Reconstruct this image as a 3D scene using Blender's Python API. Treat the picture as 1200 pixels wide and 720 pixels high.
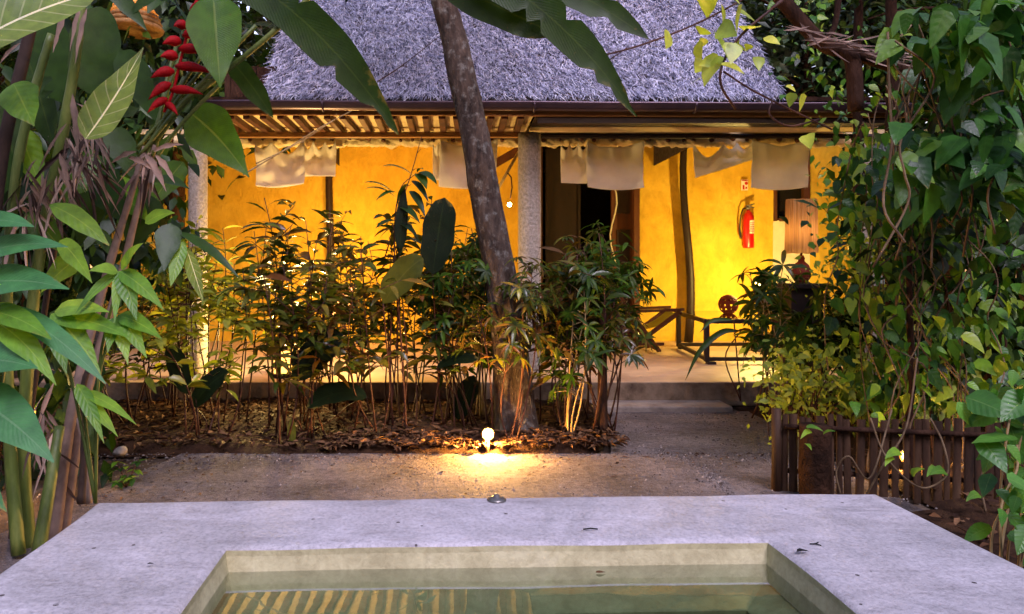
import bpy, math, random
import numpy as np
from mathutils import Vector, Matrix, noise

random.seed(7)
R = math.radians
for o in list(bpy.data.objects):
    bpy.data.objects.remove(o)
scene = bpy.context.scene
COL = scene.collection
EYE = 1.35
FPX, CX, CY = 870.0, 535.0, 315.0      # focal length and principal point, in pixels of the 1200 wide photograph

# ---------------------------------------------------------------- camera, sky, sun, exposure
cam_d = bpy.data.cameras.new("camera")
cam = bpy.data.objects.new("camera", cam_d)
COL.objects.link(cam)
cam.location = (0, 0, EYE)
cam.rotation_euler = (R(90), 0, 0)
cam_d.sensor_width = 36.0
cam_d.lens = 36.0 * FPX / 1200.0
cam_d.shift_x = (600 - CX) / 1200.0
cam_d.shift_y = -(360 - CY) / 1200.0
cam_d.clip_start = 0.05
cam_d.clip_end = 300
scene.camera = cam

world = bpy.data.worlds.new("World")
scene.world = world
world.use_nodes = True
wt = world.node_tree
wt.nodes.clear()
w_out = wt.nodes.new("ShaderNodeOutputWorld")
w_bg = wt.nodes.new("ShaderNodeBackground")
w_sky = wt.nodes.new("ShaderNodeTexSky")
w_sky.sky_type = 'NISHITA'
w_sky.sun_disc = False
SUN_EL, SUN_ROT = R(6), R(160)
w_sky.sun_elevation = SUN_EL
w_sky.sun_rotation = SUN_ROT
w_mul = wt.nodes.new("ShaderNodeMix")
w_mul.data_type = 'RGBA'
w_mul.blend_type = 'MULTIPLY'
w_mul.inputs[0].default_value = 1.0
w_mul.inputs[7].default_value = (1.12, 0.84, 1.0, 1)
wt.links.new(w_sky.outputs[0], w_mul.inputs[6])
wt.links.new(w_mul.outputs[2], w_bg.inputs[0])
w_bg.inputs[1].default_value = 0.15
wt.links.new(w_bg.outputs[0], w_out.inputs[0])

sun_d = bpy.data.lights.new("sun", 'SUN')
sun_d.energy = 0.8
sun_d.angle = R(25)
sun_d.color = (0.90, 0.80, 1.0)
sun = bpy.data.objects.new("sun", sun_d)
COL.objects.link(sun)
# dusk: what is left of the daylight comes softly from the open sky behind and above the camera
sd = Vector((math.sin(SUN_ROT) * math.cos(R(50)), math.cos(SUN_ROT) * math.cos(R(50)), math.sin(R(50))))
sun.rotation_euler = sd.to_track_quat('Z', 'Y').to_euler()

scene.view_settings.view_transform = 'Standard'
scene.view_settings.look = 'None'
scene.view_settings.exposure = 2.2
scene.view_settings.gamma = 1
scene.view_settings.use_curve_mapping = False
scene.render.engine = 'CYCLES'
scene.cycles.use_denoising = True
scene.cycles.denoising_prefilter = 'FAST'
scene.cycles.max_bounces = 7
scene.cycles.transparent_max_bounces = 12
scene.cycles.sample_clamp_indirect = 6.0
scene.cycles.caustics_reflective = False
scene.cycles.caustics_refractive = False


# ---------------------------------------------------------------- helpers
def P(px, py, Y):
    return Vector(((px - CX) / FPX * Y, Y, EYE - (py - CY) / FPX * Y))


def G(px, py, z=0.0):
    Y = (EYE - z) * FPX / (py - CY)
    return Vector(((px - CX) / FPX * Y, Y, z))


def nz(x, y, z=0.0):
    return noise.noise(Vector((x, y, z)))


PROF = {
    'lance': lambda t: max(0.03, math.sin(math.pi * t ** 0.8)) ** 0.9,
    'ovate': lambda t: max(0.03, math.sin(math.pi * t ** 0.62)),
    'oblong': lambda t: max(0.03, (1 - abs(2 * t - 1) ** 2.6) ** 0.62),
    'banana': lambda t: max(0.03, min(1, (t * 5) ** 0.6) * (1 - max(0, (t - 0.45) / 0.55) ** 2.2) ** 0.9),
    'heart': lambda t: max(0.03, (min(1, t * 7 + .45)) * (1 - t ** 1.6) ** 0.9),
    'strap': lambda t: max(0.03, min(1, t * 8) * (1 - t ** 3)),
}


class MB:
    def __init__(self):
        self.v, self.f, self.uv = [], [], []

    def pt(self, p, u=0.0, w=0.0):
        self.v.append((p[0], p[1], p[2]))
        self.uv.append((u, w))
        return len(self.v) - 1

    def tube(self, pts, radii, n=7, cap=True):
        pts = [Vector(p) for p in pts]
        if not isinstance(radii, (list, tuple)):
            radii = [radii] * len(pts)
        rings = []
        ref = None
        for i, p in enumerate(pts):
            a, b = pts[max(0, i - 1)], pts[min(len(pts) - 1, i + 1)]
            t = (b - a)
            t = t.normalized() if t.length > 1e-9 else Vector((0, 0, 1))
            if ref is None:
                ref = Vector((1, 0, 0)) if abs(t.x) < .8 else Vector((0, 1, 0))
            s = t.cross(ref).normalized()
            ref = s.cross(t).normalized()
            ring = []
            for k in range(n):
                an = 2 * math.pi * k / n
                ring.append(self.pt(p + (s * math.cos(an) + ref * math.sin(an)) * radii[i], k / n, i / max(1, len(pts) - 1)))
            rings.append(ring)
        for i in range(len(rings) - 1):
            for k in range(n):
                k2 = (k + 1) % n
                self.f.append((rings[i][k], rings[i][k2], rings[i + 1][k2], rings[i + 1][k]))
        if cap:
            self.f.append(tuple(reversed(rings[0])))
            self.f.append(tuple(rings[-1]))

    def box(self, c, s, rot=None):
        c = Vector(c)
        ids = []
        for dx in (-.5, .5):
            for dy in (-.5, .5):
                for dz in (-.5, .5):
                    q = Vector((dx * s[0], dy * s[1], dz * s[2]))
                    if rot is not None:
                        q = rot @ q
                    ids.append(self.pt(c + q, dx + .5, dz + .5))
        for q in ((0, 1, 3, 2), (4, 6, 7, 5), (0, 4, 5, 1), (2, 3, 7, 6), (0, 2, 6, 4), (1, 5, 7, 3)):
            self.f.append(tuple(ids[k] for k in q))

    def bar(self, a, b, w, h):
        a, b = Vector(a), Vector(b)
        d = b - a
        q = d.to_track_quat('X', 'Z').to_matrix()
        self.box((a + b) / 2, (d.length, w, h), q)

    def lathe(self, c, prof, n=16, axis=None):
        c = Vector(c)
        q = (Vector(axis).to_track_quat('Z', 'Y').to_matrix() if axis else Matrix.Identity(3))
        rings = []
        for r, z in prof:
            rings.append([self.pt(c + q @ Vector((r * math.cos(2 * math.pi * k / n), r * math.sin(2 * math.pi * k / n), z)), k / n, z) for k in range(n)])
        for i in range(len(rings) - 1):
            for k in range(n):
                k2 = (k + 1) % n
                self.f.append((rings[i][k], rings[i][k2], rings[i + 1][k2], rings[i + 1][k]))
        self.f.append(tuple(reversed(rings[0])))
        self.f.append(tuple(rings[-1]))

    def sphere(self, c, r, n=14, m=9, sx=1, sy=1, sz=1):
        c = Vector(c)
        prof = [(max(1e-4, math.sin(math.pi * i / m)), -math.cos(math.pi * i / m)) for i in range(m + 1)]
        rings = []
        for a, z in prof:
            rings.append([self.pt(c + Vector((a * r * sx * math.cos(2 * math.pi * k / n), a * r * sy * math.sin(2 * math.pi * k / n), z * r * sz)), k / n, z) for k in range(n)])
        for i in range(m):
            for k in range(n):
                k2 = (k + 1) % n
                self.f.append((rings[i][k], rings[i][k2], rings[i + 1][k2], rings[i + 1][k]))

    def grid(self, fn, nu, nv):
        ids = [[self.pt(fn(i / nu, j / nv), i / nu, j / nv) for i in range(nu + 1)] for j in range(nv + 1)]
        for j in range(nv):
            for i in range(nu):
                self.f.append((ids[j][i], ids[j][i + 1], ids[j + 1][i + 1], ids[j + 1][i]))

    def leafpath(self, pts, W, nrm, prof='lance', fold=.25, wave=0.0, torn=0.0):
        """a leaf blade along the midrib PTS, W wide, its upper face towards NRM"""
        f = PROF[prof]
        n = len(pts) - 1
        nrm = Vector(nrm).normalized()
        rows = []
        ph = random.random() * 9
        for i, p in enumerate(pts):
            t = i / n
            a, b = pts[max(0, i - 1)], pts[min(n, i + 1)]
            d = (b - a).normalized()
            s = d.cross(nrm)
            if s.length < 1e-4:
                s = Vector((1, 0, 0))
            s.normalize()
            up = s.cross(d).normalized()
            w = f(t) * W / 2
            wl = w * (1 + wave * math.sin(ph + t * 17)) * (1 - (torn if random.random() < .10 else 0))
            wr = w * (1 + wave * math.sin(ph * 2 + t * 15)) * (1 - (torn if random.random() < .18 else 0))
            zl = up * (w * fold + w * wave * .7 * math.sin(ph + t * 13))
            zr = up * (w * fold + w * wave * .7 * math.sin(ph * 3 + t * 11))
            l = self.pt(p - s * wl + zl, 0, t)
            m = self.pt(p, .5, t)
            r = self.pt(p + s * wr + zr, 1, t)
            rows.append((l, m, r))
        for i in range(n):
            a, b = rows[i], rows[i + 1]
            self.f.append((a[0], a[1], b[1], b[0]))
            self.f.append((a[1], a[2], b[2], b[1]))

    def leaf(self, base, d, nrm, L, W, prof='lance', droop=.4, fold=.25, seg=4, wave=0.0):
        d = Vector(d).normalized()
        p = Vector(base)
        pts = [p.copy()]
        for i in range(seg):
            d = (d + Vector((0, 0, -1)) * droop / seg).normalized()
            p = p + d * (L / seg)
            pts.append(p.copy())
        self.leafpath(pts, W, nrm, prof, fold, wave)

    def pleaf(self, a, b, wpx, prof='lance', bow=0.0, nrm=(0, -1, .35), seg=10, fold=.18, wave=.04, torn=0.0):
        """a leaf from A to B, each (pixel x, pixel y, distance); BOW lifts the middle of the midrib"""
        A, B = P(*a), P(*b)
        W = wpx / FPX * (a[2] + b[2]) / 2
        L = (B - A).length
        pts = [A.lerp(B, i / seg) + Vector((0, 0, bow * L * 4 * (i / seg) * (1 - i / seg))) for i in range(seg + 1)]
        self.leafpath(pts, W, nrm, prof, fold, wave, torn)

    def build(self, name, m, parent=None, origin=None, smooth=True, bevel=0.0):
        if parent is not None:
            org = Vector(parent['o_'])
        else:
            org = Vector(origin) if origin is not None else Vector((0, 0, 0))
        me = bpy.data.meshes.new(name)
        va = np.array(self.v, dtype=np.float64).reshape(-1, 3) - np.array(org)
        me.from_pydata(va.tolist(), [], self.f)
        uvl = me.uv_layers.new(name="UVMap")
        li = np.empty(len(me.loops), dtype=np.int32)
        me.loops.foreach_get("vertex_index", li)
        ua = np.array(self.uv, dtype=np.float32)[li]
        uvl.data.foreach_set("uv", ua.ravel())
        if smooth:
            me.polygons.foreach_set("use_smooth", [True] * len(me.polygons))
        me.materials.append(m)
        o = bpy.data.objects.new(name, me)
        COL.objects.link(o)
        if parent is not None:
            o.parent = parent
        else:
            o.location = org
        o['o_'] = list(org)
        if bevel:
            bv = o.modifiers.new("bevel", 'BEVEL')
            bv.width = bevel
            bv.segments = 2
            bv.limit_method = 'ANGLE'
        return o


def tag(o, label=None, cat=None, group=None, kind=None):
    if label:
        o['label'] = label
    if cat:
        o['category'] = cat
    if group:
        o['group'] = group
    if kind:
        o['kind'] = kind
    return o


def empty(name, loc, label=None, cat=None, group=None):
    o = bpy.data.objects.new(name, None)
    COL.objects.link(o)
    o.location = loc
    o.empty_display_size = .1
    o['o_'] = list(loc)
    return tag(o, label, cat, group)


def copy_tree(o, parent=None):
    c = o.copy()
    COL.objects.link(c)
    c.parent = parent
    for ch in list(o.children):
        copy_tree(ch, c)
    return c


# ---------------------------------------------------------------- materials
def srgb(h):
    h = h.lstrip('#')
    out = []
    for i in (0, 2, 4):
        c = int(h[i:i + 2], 16) / 255
        out.append(c / 12.92 if c <= .04045 else ((c + .055) / 1.055) ** 2.4)
    return (*out, 1)


class N:
    def __init__(self, name):
        self.m = bpy.data.materials.new(name)
        self.m.use_nodes = True
        self.t = self.m.node_tree
        self.t.nodes.clear()
        self.out = self.t.nodes.new("ShaderNodeOutputMaterial")

    def n(self, kind, **kw):
        nd = self.t.nodes.new("ShaderNode" + kind)
        for k, v in kw.items():
            setattr(nd, k, v)
        return nd

    def l(self, a, b):
        self.t.links.new(a, b)

    def ramp(self, fac, stops):
        r = self.n("ValToRGB")
        el = r.color_ramp.elements
        while len(el) < len(stops):
            el.new(.5)
        for e, (p, c) in zip(el, stops):
            e.position = p
            e.color = c if len(c) == 4 else (*c, 1)
        self.l(fac, r.inputs[0])
        return r.outputs[0]

    def noise(self, scale, detail=5, rough=.6, coord='Object', dist=0.0, vec=None):
        t = self.n("TexNoise")
        t.inputs['Scale'].default_value = scale
        t.inputs['Detail'].default_value = detail
        t.inputs['Roughness'].default_value = rough
        t.inputs['Distortion'].default_value = dist
        if vec is None:
            vec = self.n("TexCoord").outputs[coord]
        self.l(vec, t.inputs['Vector'])
        return t.outputs['Fac']

    def scaled(self, sc, coord='Object'):
        mp = self.n("Mapping")
        mp.inputs['Scale'].default_value = sc
        self.l(self.n("TexCoord").outputs[coord], mp.inputs[0])
        return mp.outputs[0]

    def mix(self, fac, a, b, mode='MIX'):
        x = self.n("Mix", data_type='RGBA', blend_type=mode)
        for s, k in ((fac, 0), (a, 6), (b, 7)):
            if hasattr(s, 'links'):
                self.l(s, x.inputs[k])
            else:
                x.inputs[k].default_value = s
        return x.outputs[2]

    def math(self, op, a, b=None, c=None):
        x = self.n("Math", operation=op)
        for k, s in enumerate((a, b, c)):
            if s is None:
                continue
            if hasattr(s, 'links'):
                self.l(s, x.inputs[k])
            else:
                x.inputs[k].default_value = s
        return x.outputs[0]

    def bump(self, h, strength=.3, dist=.01):
        b = self.n("Bump")
        b.inputs['Strength'].default_value = strength
        b.inputs['Distance'].default_value = dist
        self.l(h, b.inputs['Height'])
        return b.outputs[0]

    def bsdf(self, col, rough=.7, spec=.3, bump=None, **kw):
        p = self.n("BsdfPrincipled")
        for s, k in ((col, 'Base Color'), (rough, 'Roughness'), (spec, 'Specular IOR Level')):
            if hasattr(s, 'links'):
                self.l(s, p.inputs[k])
            else:
                p.inputs[k].default_value = s
        if bump is not None:
            self.l(bump, p.inputs['Normal'])
        for k, v in kw.items():
            p.inputs[k.replace('_', ' ')].default_value = v
        return p

    def done(self, sh):
        self.l(sh.outputs[0], self.out.inputs[0])
        return self.m


def leaf_mat(name, cols, rough=.38, trans=.28, vein=None, nveins=14, spec=.45, tcol=None, vs=.4, vb=.3):
    """blade colour varies from leaf to leaf; VEIN gives a pale midrib and side veins"""
    k = N(name)
    rnd = k.n("NewGeometry").outputs['Random Per Island']
    n = len(cols)
    c = k.ramp(rnd, [(i / max(1, n - 1), srgb(x)) for i, x in enumerate(cols)])
    mott = k.noise(14, 4)
    c = k.mix(.55, c, k.ramp(mott, [(.3, (.45, .45, .45, 1)), (.7, (1.35, 1.3, 1.2, 1))]), 'MULTIPLY')
    bump = None
    if vein:
        uv = k.n("TexCoord").outputs['UV']
        sx = k.n("SeparateXYZ")
        k.l(uv, sx.inputs[0])
        au = k.math('ABSOLUTE', k.math('SUBTRACT', sx.outputs[0], .5))
        rib = k.math('LESS_THAN', au, .022)
        ph = k.math('SUBTRACT', k.math('MULTIPLY', sx.outputs[1], nveins), k.math('MULTIPLY', au, nveins * .35))
        tri = k.math('PINGPONG', ph, .5)
        sv = k.math('LESS_THAN', tri, .05)
        age = k.math('ADD', k.math('MULTIPLY', sx.outputs[1], .55), k.math('ADD', k.math('MULTIPLY', au, .35), k.math('MULTIPLY', k.noise(9, 5, .7), .9)))
        agem = k.math('MULTIPLY', k.math('SUBTRACT', age, 1.08), 4.0)
        c = k.mix(k.math('MINIMUM', k.math('MAXIMUM', agem, 0.0), .8), c, srgb('#8a7a3a'))
        spots = k.math('GREATER_THAN', k.noise(55, 3, .6), .71)
        c = k.mix(k.math('MULTIPLY', spots, .6), c, srgb('#5a4a22'))
        vm = k.math('MAXIMUM', rib, k.math('MULTIPLY', sv, .22))
        c = k.mix(k.math('MULTIPLY', vm, vs), c, srgb(vein))
        bump = k.bump(k.math('ADD', tri, k.math('MULTIPLY', au, -1.2)), vb, .006)
    else:
        bump = k.bump(k.noise(40, 2), .25, .004)
    p = k.bsdf(c, rough, spec, bump)
    tr = k.n("BsdfTranslucent")
    k.l(k.mix(1.0, c, tcol or (1.5, 1.5, .55, 1), 'MULTIPLY'), tr.inputs[0])
    mx = k.n("MixShader")
    mx.inputs[0].default_value = trans
    k.l(p.outputs[0], mx.inputs[1])
    k.l(tr.outputs[0], mx.inputs[2])
    return k.done(mx)


def noisy_mat(name, cols, scale=6, rough=.8, spec=.2, bump=.3, bscale=40, bdist=.01, stretch=None, detail=6, metallic=0.0):
    k = N(name)
    vec = k.scaled(stretch) if stretch else None
    f = k.noise(scale, detail, .62, vec=vec)
    n = len(cols)
    c = k.ramp(f, [(.28 + .44 * i / max(1, n - 1), srgb(x)) for i, x in enumerate(cols)])
    b = k.bump(k.noise(bscale, 5, .65, vec=vec), bump, bdist)
    return k.done(k.bsdf(c, rough, spec, b, Metallic=metallic))


def emit_mat(name, col, strength):
    k = N(name)
    e = k.n("Emission")
    e.inputs[0].default_value = (*col, 1)
    e.inputs[1].default_value = strength
    return k.done(e)


WARM = (1.0, .52, .14)
M = {}
# setting
M['soil'] = noisy_mat('soil', ['#1f140e', '#3a281c', '#4d3826'], 5, .95, .1, .8, 50, .03)
M['ground'] = noisy_mat('ground', ['#332a22', '#5a4b3e', '#75675a'], 3, .95, .1, .8, 60, .02)
k = N('path_concrete')
f1, f2, f3 = k.noise(1.6, 7, .65), k.noise(22, 6, .7), k.noise(160, 3, .6)
c = k.ramp(f1, [(.3, srgb('#514a48')), (.55, srgb('#776e6d')), (.75, srgb('#918887'))])
c = k.mix(.8, c, k.ramp(f2, [(.3, (.45, .42, .4, 1)), (.62, (1.15, 1.15, 1.12, 1))]), 'MULTIPLY')
c = k.mix(.9, c, k.ramp(f3, [(.34, (.5, .5, .5, 1)), (.5, (1, 1, 1, 1)), (.68, (1.5, 1.5, 1.5, 1))]), 'MULTIPLY')
M['path'] = k.done(k.bsdf(c, .92, .15, k.bump(k.math('ADD', f2, k.math('MULTIPLY', f3, .5)), .9, .025)))
k = N('terrace_cement')
f1, f2 = k.noise(2.2, 7, .65, dist=.5), k.noise(9, 5, .6, vec=k.scaled((.5, 1.6, 1)))
c = k.ramp(f1, [(.3, srgb('#a88d72')), (.7, srgb('#cbb397'))])
c = k.mix(.6, c, k.ramp(f2, [(.3, (.6, .56, .52, 1)), (.65, (1.1, 1.1, 1.1, 1))]), 'MULTIPLY')
M['terrace'] = k.done(k.bsdf(c, k.ramp(f2, [(.3, (.4,) * 3), (.7, (.65,) * 3)]), .4, k.bump(f2, .3, .01)))
M['step_cement'] = noisy_mat('step_cement', ['#6b6058', '#8d8177', '#a0958a'], 5, .9, .15, .7, 40, .02)
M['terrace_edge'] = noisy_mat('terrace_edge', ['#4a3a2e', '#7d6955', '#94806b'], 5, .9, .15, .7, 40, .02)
# tub
k = N('polished_cement')
f1, f2, f3 = k.noise(2.1, 9, .7, dist=1.2), k.noise(7, 9, .75, dist=.9, vec=k.scaled((.55, 1.8, 1))), k.noise(75, 5, .75)
f4 = k.noise(1.1, 4, .6, dist=2.0)
c = k.ramp(f1, [(.25, srgb('#8f8b8e')), (.42, srgb('#aca8ab')), (.58, srgb('#beb9bd')), (.78, srgb('#cfcbce'))])
c = k.mix(.75, c, k.ramp(f2, [(.28, (.50, .48, .48, 1)), (.44, (.92, .92, .92, 1)), (.72, (1.16, 1.16, 1.16, 1))]), 'MULTIPLY')
c = k.mix(.8, c, k.ramp(f3, [(.30, (.55, .54, .54, 1)), (.52, (1.0, 1.0, 1.0, 1)), (.72, (1.25, 1.25, 1.25, 1))]), 'MULTIPLY')
c = k.mix(.6, c, k.ramp(f4, [(.35, (.86, .84, .80, 1)), (.6, (1.03, 1.03, 1.03, 1))]), 'MULTIPLY')
vr = k.n("TexVoronoi")
vr.inputs['Scale'].default_value = 11
k.l(k.n("TexCoord").outputs['Object'], vr.inputs['Vector'])
spk = k.math('LESS_THAN', vr.outputs['Distance'], k.math('MULTIPLY', k.math('GREATER_THAN', f1, .50), .075))
c = k.mix(spk, c, srgb('#4b4444'))
M['cement'] = k.done(k.bsdf(c, k.ramp(f2, [(.3, (.45,) * 3), (.7, (.66,) * 3)]), .4, k.bump(k.math('ADD', k.math('ADD', f2, f1), k.math('MULTIPLY', f3, .5)), .55, .014)))
k = N('basin_plaster')
f1 = k.noise(3, 7, .65, dist=.5)
c = k.ramp(f1, [(.3, srgb('#a39b76')), (.55, srgb('#c4bd94')), (.8, srgb('#d6d1b0'))])
c = k.mix(.7, c, k.ramp(k.noise(22, 7, .75, dist=.6), [(.3, (.66, .62, .56, 1)), (.6, (1.08, 1.08, 1.08, 1))]), 'MULTIPLY')
M['basin'] = k.done(k.bsdf(c, .6, .3, k.bump(k.noise(14, 6, .7), .5, .012)))
k = N('tub_water')
rp = k.noise(2.5, 3, .5)
bp = k.bump(rp, .05, .02)
fr = k.n("Fresnel")
fr.inputs[0].default_value = 1.33
k.l(bp, fr.inputs['Normal'])
tr = k.n("BsdfTransparent")
tr.inputs[0].default_value = (.93, .96, .9, 1)
gl = k.n("BsdfGlossy")
gl.inputs['Roughness'].default_value = .015
k.l(bp, gl.inputs['Normal'])
mx = k.n("MixShader")
k.l(k.math('MINIMUM', k.math('MULTIPLY', fr.outputs[0], 3.8), 1.0), mx.inputs[0])
k.l(tr.outputs[0], mx.inputs[1])
k.l(gl.outputs[0], mx.inputs[2])
va = k.n("VolumeAbsorption")
va.inputs[0].default_value = (.34, .62, .50, 1)
va.inputs[1].default_value = 3.4
k.l(va.outputs[0], k.out.inputs['Volume'])
M['water'] = k.done(mx)
# house
k = N('ochre_plaster')
f1, f2, f3 = k.noise(1.1, 7, .68, dist=.6), k.noise(6, 7, .7, dist=.5, vec=k.scaled((1, 1, .6))), k.noise(26, 5, .7)
c = k.ramp(f1, [(.28, srgb('#c99c30')), (.5, srgb('#dab03a')), (.72, srgb('#e6c04c'))])
c = k.mix(.6, c, k.ramp(f2, [(.3, (.72, .66, .56, 1)), (.6, (1.06, 1.06, 1.06, 1))]), 'MULTIPLY')
M['ochre'] = k.done(k.bsdf(c, .85, .2, k.bump(k.math('ADD', f2, k.math('MULTIPLY', f3, .4)), .9, .035)))
M['cream'] = noisy_mat('cream_plaster', ['#cdbfa2', '#e2d6ba'], 4, .85, .2, .5, 30, .015)
k = N('stucco')
f2 = k.noise(38, 5, .7)
c = k.ramp(f2, [(.35, srgb('#8f8274')), (.6, srgb('#b5a898'))])
M['stucco'] = k.done(k.bsdf(c, .9, .15, k.bump(f2, 1.0, .03)))
M['soffit'] = noisy_mat('soffit_plaster', ['#cbb382', '#e6d2a4'], 7, .85, .2, .5, 30, .02)
M['wood'] = noisy_mat('brown_wood', ['#2a1710', '#4f2c1b', '#63391f'], 5, .6, .3, .4, 20, .01, stretch=(1, 1, .15))
M['wood_mid'] = noisy_mat('honey_wood', ['#6d4323', '#9b6a3a', '#b07e49'], 4, .6, .3, .3, 20, .01, stretch=(.2, 1, 1))
M['wood_dark'] = noisy_mat('dark_wood', ['#150c09', '#2c1a13'], 5, .55, .35, .4, 20, .01, stretch=(1, 1, .2))
M['gutter'] = noisy_mat('gutter_metal', ['#43343e', '#574650'], 3, .32, .6, .1, 20, .004, metallic=.55)
M['thatch_base'] = noisy_mat('thatch_base', ['#332d2c', '#5b5350'], 20, .95, .1, .9, 60, .04)
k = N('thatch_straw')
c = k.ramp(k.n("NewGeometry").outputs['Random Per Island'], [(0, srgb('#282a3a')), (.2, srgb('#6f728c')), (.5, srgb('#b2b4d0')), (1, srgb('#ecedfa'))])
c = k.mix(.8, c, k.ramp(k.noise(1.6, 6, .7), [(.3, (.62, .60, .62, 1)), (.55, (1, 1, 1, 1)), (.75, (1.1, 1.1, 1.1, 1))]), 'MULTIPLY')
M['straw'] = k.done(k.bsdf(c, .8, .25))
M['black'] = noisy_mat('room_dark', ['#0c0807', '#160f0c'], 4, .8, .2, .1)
M['cloth'] = None
k = N('cream_cloth')
wv = k.noise(5, 4, .6)
c = k.ramp(wv, [(.3, srgb('#e4ded2')), (.7, srgb('#f2ede4'))])
p = k.bsdf(c, .9, .1, k.bump(k.noise(260, 2), .2, .002))
tr = k.n("BsdfTranslucent")
k.l(c, tr.inputs[0])
mx = k.n("MixShader")
mx.inputs[0].default_value = .35
k.l(p.outputs[0], mx.inputs[1])
k.l(tr.outputs[0], mx.inputs[2])
M['cloth'] = k.done(mx)
k = N('shade_fabric')
c = k.ramp(k.noise(6, 4, .6, vec=k.scaled((12, 12, .3))), [(.3, srgb('#a67c48')), (.7, srgb('#cfa670'))])
p = k.bsdf(c, .85, .15)
tr = k.n("BsdfTranslucent")
k.l(c, tr.inputs[0])
mx = k.n("MixShader")
mx.inputs[0].default_value = .5
k.l(p.outputs[0], mx.inputs[1])
k.l(tr.outputs[0], mx.inputs[2])
M['shade'] = k.done(mx)
M['red'] = noisy_mat('red_enamel', ['#a80d0a', '#c4140f'], 3, .3, .5, .05)
M['white'] = noisy_mat('white_paint', ['#cfcac0', '#e0dbd2'], 5, .6, .3, .15)
M['red_ink'] = noisy_mat('red_ink', ['#b02018', '#c02a20'], 5, .7, .2, .05)
M['ink'] = noisy_mat('dark_ink', ['#1c1a1a', '#262424'], 5, .7, .2, .05)
M['metal'] = noisy_mat('grey_metal', ['#5d5956', '#8a8682'], 6, .35, .5, .2, metallic=.7)
M['terracotta'] = noisy_mat('terracotta', ['#4f1c10', '#742c1a', '#8a3c24'], 5, .75, .25, .4, 30, .01)
M['canvas'] = noisy_mat('yellow_canvas', ['#8f8a2e', '#a8a13c'], 8, .9, .1, .3, 120, .004)
M['stone'] = noisy_mat('pale_stone', ['#7a746c', '#a59e95'], 8, .85, .2, .6, 30, .01)
M['bamboo'] = noisy_mat('weathered_bamboo', ['#20150e', '#3c2819', '#5a4330'], 4, .7, .25, .4, 30, .01, stretch=(3, 3, .5))
M['log'] = noisy_mat('log_bark', ['#1c120c', '#332116', '#4a3324'], 5, .9, .1, .9, 22, .04)
M['lattice_white'] = noisy_mat('white_lattice', ['#c9c4cc', '#e2dee6'], 4, .6, .3, .1)
# plants
k = N('lichen_bark')
f1, f2, f3 = k.noise(9, 6, .7, vec=k.scaled((1.6, 1.6, .5))), k.noise(15, 6, .65), k.noise(30, 5, .7, vec=k.scaled((1.5, 1.5, .5)))
c = k.ramp(f1, [(.3, srgb('#211a17')), (.55, srgb('#52453c')), (.75, srgb('#7a6e62'))])
c = k.mix(k.ramp(f2, [(.52, (0, 0, 0, 1)), (.68, (.6, .6, .6, 1))]), c, k.ramp(f3, [(.35, srgb('#5a5650')), (.6, srgb('#a5a59d'))]))
M['bark'] = k.done(k.bsdf(c, .9, .15, k.bump(k.math('ADD', f1, f3), 1.0, .03)))
M['dark_bark'] = noisy_mat('dark_bark', ['#1a100b', '#35231a', '#4a3427'], 6, .9, .1, .9, 25, .03, stretch=(1.5, 1.5, .4))
M['stem_red'] = noisy_mat('reddish_stem', ['#24110c', '#3f2117', '#5c3a27'], 6, .6, .3, .3)
M['stem_pale'] = noisy_mat('pale_stem', ['#6b5639', '#957e55', '#a8946a'], 6, .6, .3, .3)
M['stem_green'] = noisy_mat('green_stem', ['#33401a', '#56652a', '#7d8443'], 5, .45, .4, .3, stretch=(2, 2, .4))
M['vine_stem'] = noisy_mat('grey_vine', ['#3a2c1f', '#65523c', '#8a765a'], 6, .8, .2, .5)
M['husk'] = leaf_mat('dry_husk', ['#3a2c26', '#6a5850', '#9a8478', '#c9b6a8'], .75, .2, spec=.25, tcol=(1.1, .9, .75, 1))
M['litter'] = leaf_mat('leaf_litter', ['#1f120b', '#3d2618', '#5c3f28', '#7c5d42', '#482d1c'], .8, .1, spec=.2, tcol=(1, .8, .6, 1))
M['lf_ginger'] = leaf_mat('ginger_leaf', ['#2f6334', '#3c7440', '#4b8450'], .38, .15, vein='#7fa07a', nveins=22, spec=.4, vs=.25, vb=.15)
M['lf_young'] = leaf_mat('young_leaf', ['#4a7a20', '#5f9028', '#7aa334'], .42, .35, vein='#9cba50', nveins=9, vs=.35)
M['lf_banana'] = leaf_mat('banana_leaf', ['#1a2c09', '#233a0c', '#2c4711'], .4, .2, vein='#6a7c33', nveins=40, vs=.14, vb=.16, spec=.25)
M['lf_heliconia'] = leaf_mat('heliconia_leaf', ['#325814', '#3f6818', '#4a7420'], .36, .32, vein='#9cb060', nveins=40, vs=.25, vb=.4, spec=.35)
M['lf_striped'] = leaf_mat('striped_leaf', ['#56702a', '#678035', '#748a40'], .4, .3, vein='#f4f0c8', nveins=7, vs=.75)
M['lf_dark'] = leaf_mat('dark_leaf', ['#12200b', '#1d320f', '#2b4716', '#3d5418'], .4, .25, spec=.25)
M['lf_shrub'] = leaf_mat('shrub_leaf', ['#26330e', '#3a4a19', '#525820', '#5a3a1c', '#66722a'], .26, .34, spec=.4)
M['lf_gold'] = leaf_mat('golden_leaf', ['#5e6a22', '#84922e', '#a8aa40', '#666c22'], .30, .40, spec=.6)
M['lf_palm'] = leaf_mat('umbrella_leaf', ['#1d300a', '#2c480f', '#426016', '#3a380e'], .4, .30, spec=.14)
M['lf_oblong'] = leaf_mat('oblong_leaf', ['#0d1808', '#142110'], .45, .10, vein='#3f5428', nveins=24, vs=.15, vb=.15, spec=.18)
M['lf_olive'] = leaf_mat('olive_leaf', ['#444a12', '#50541a'], .4, .22, vein='#7a7c3a', nveins=22, vs=.2, vb=.15, spec=.3)
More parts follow.
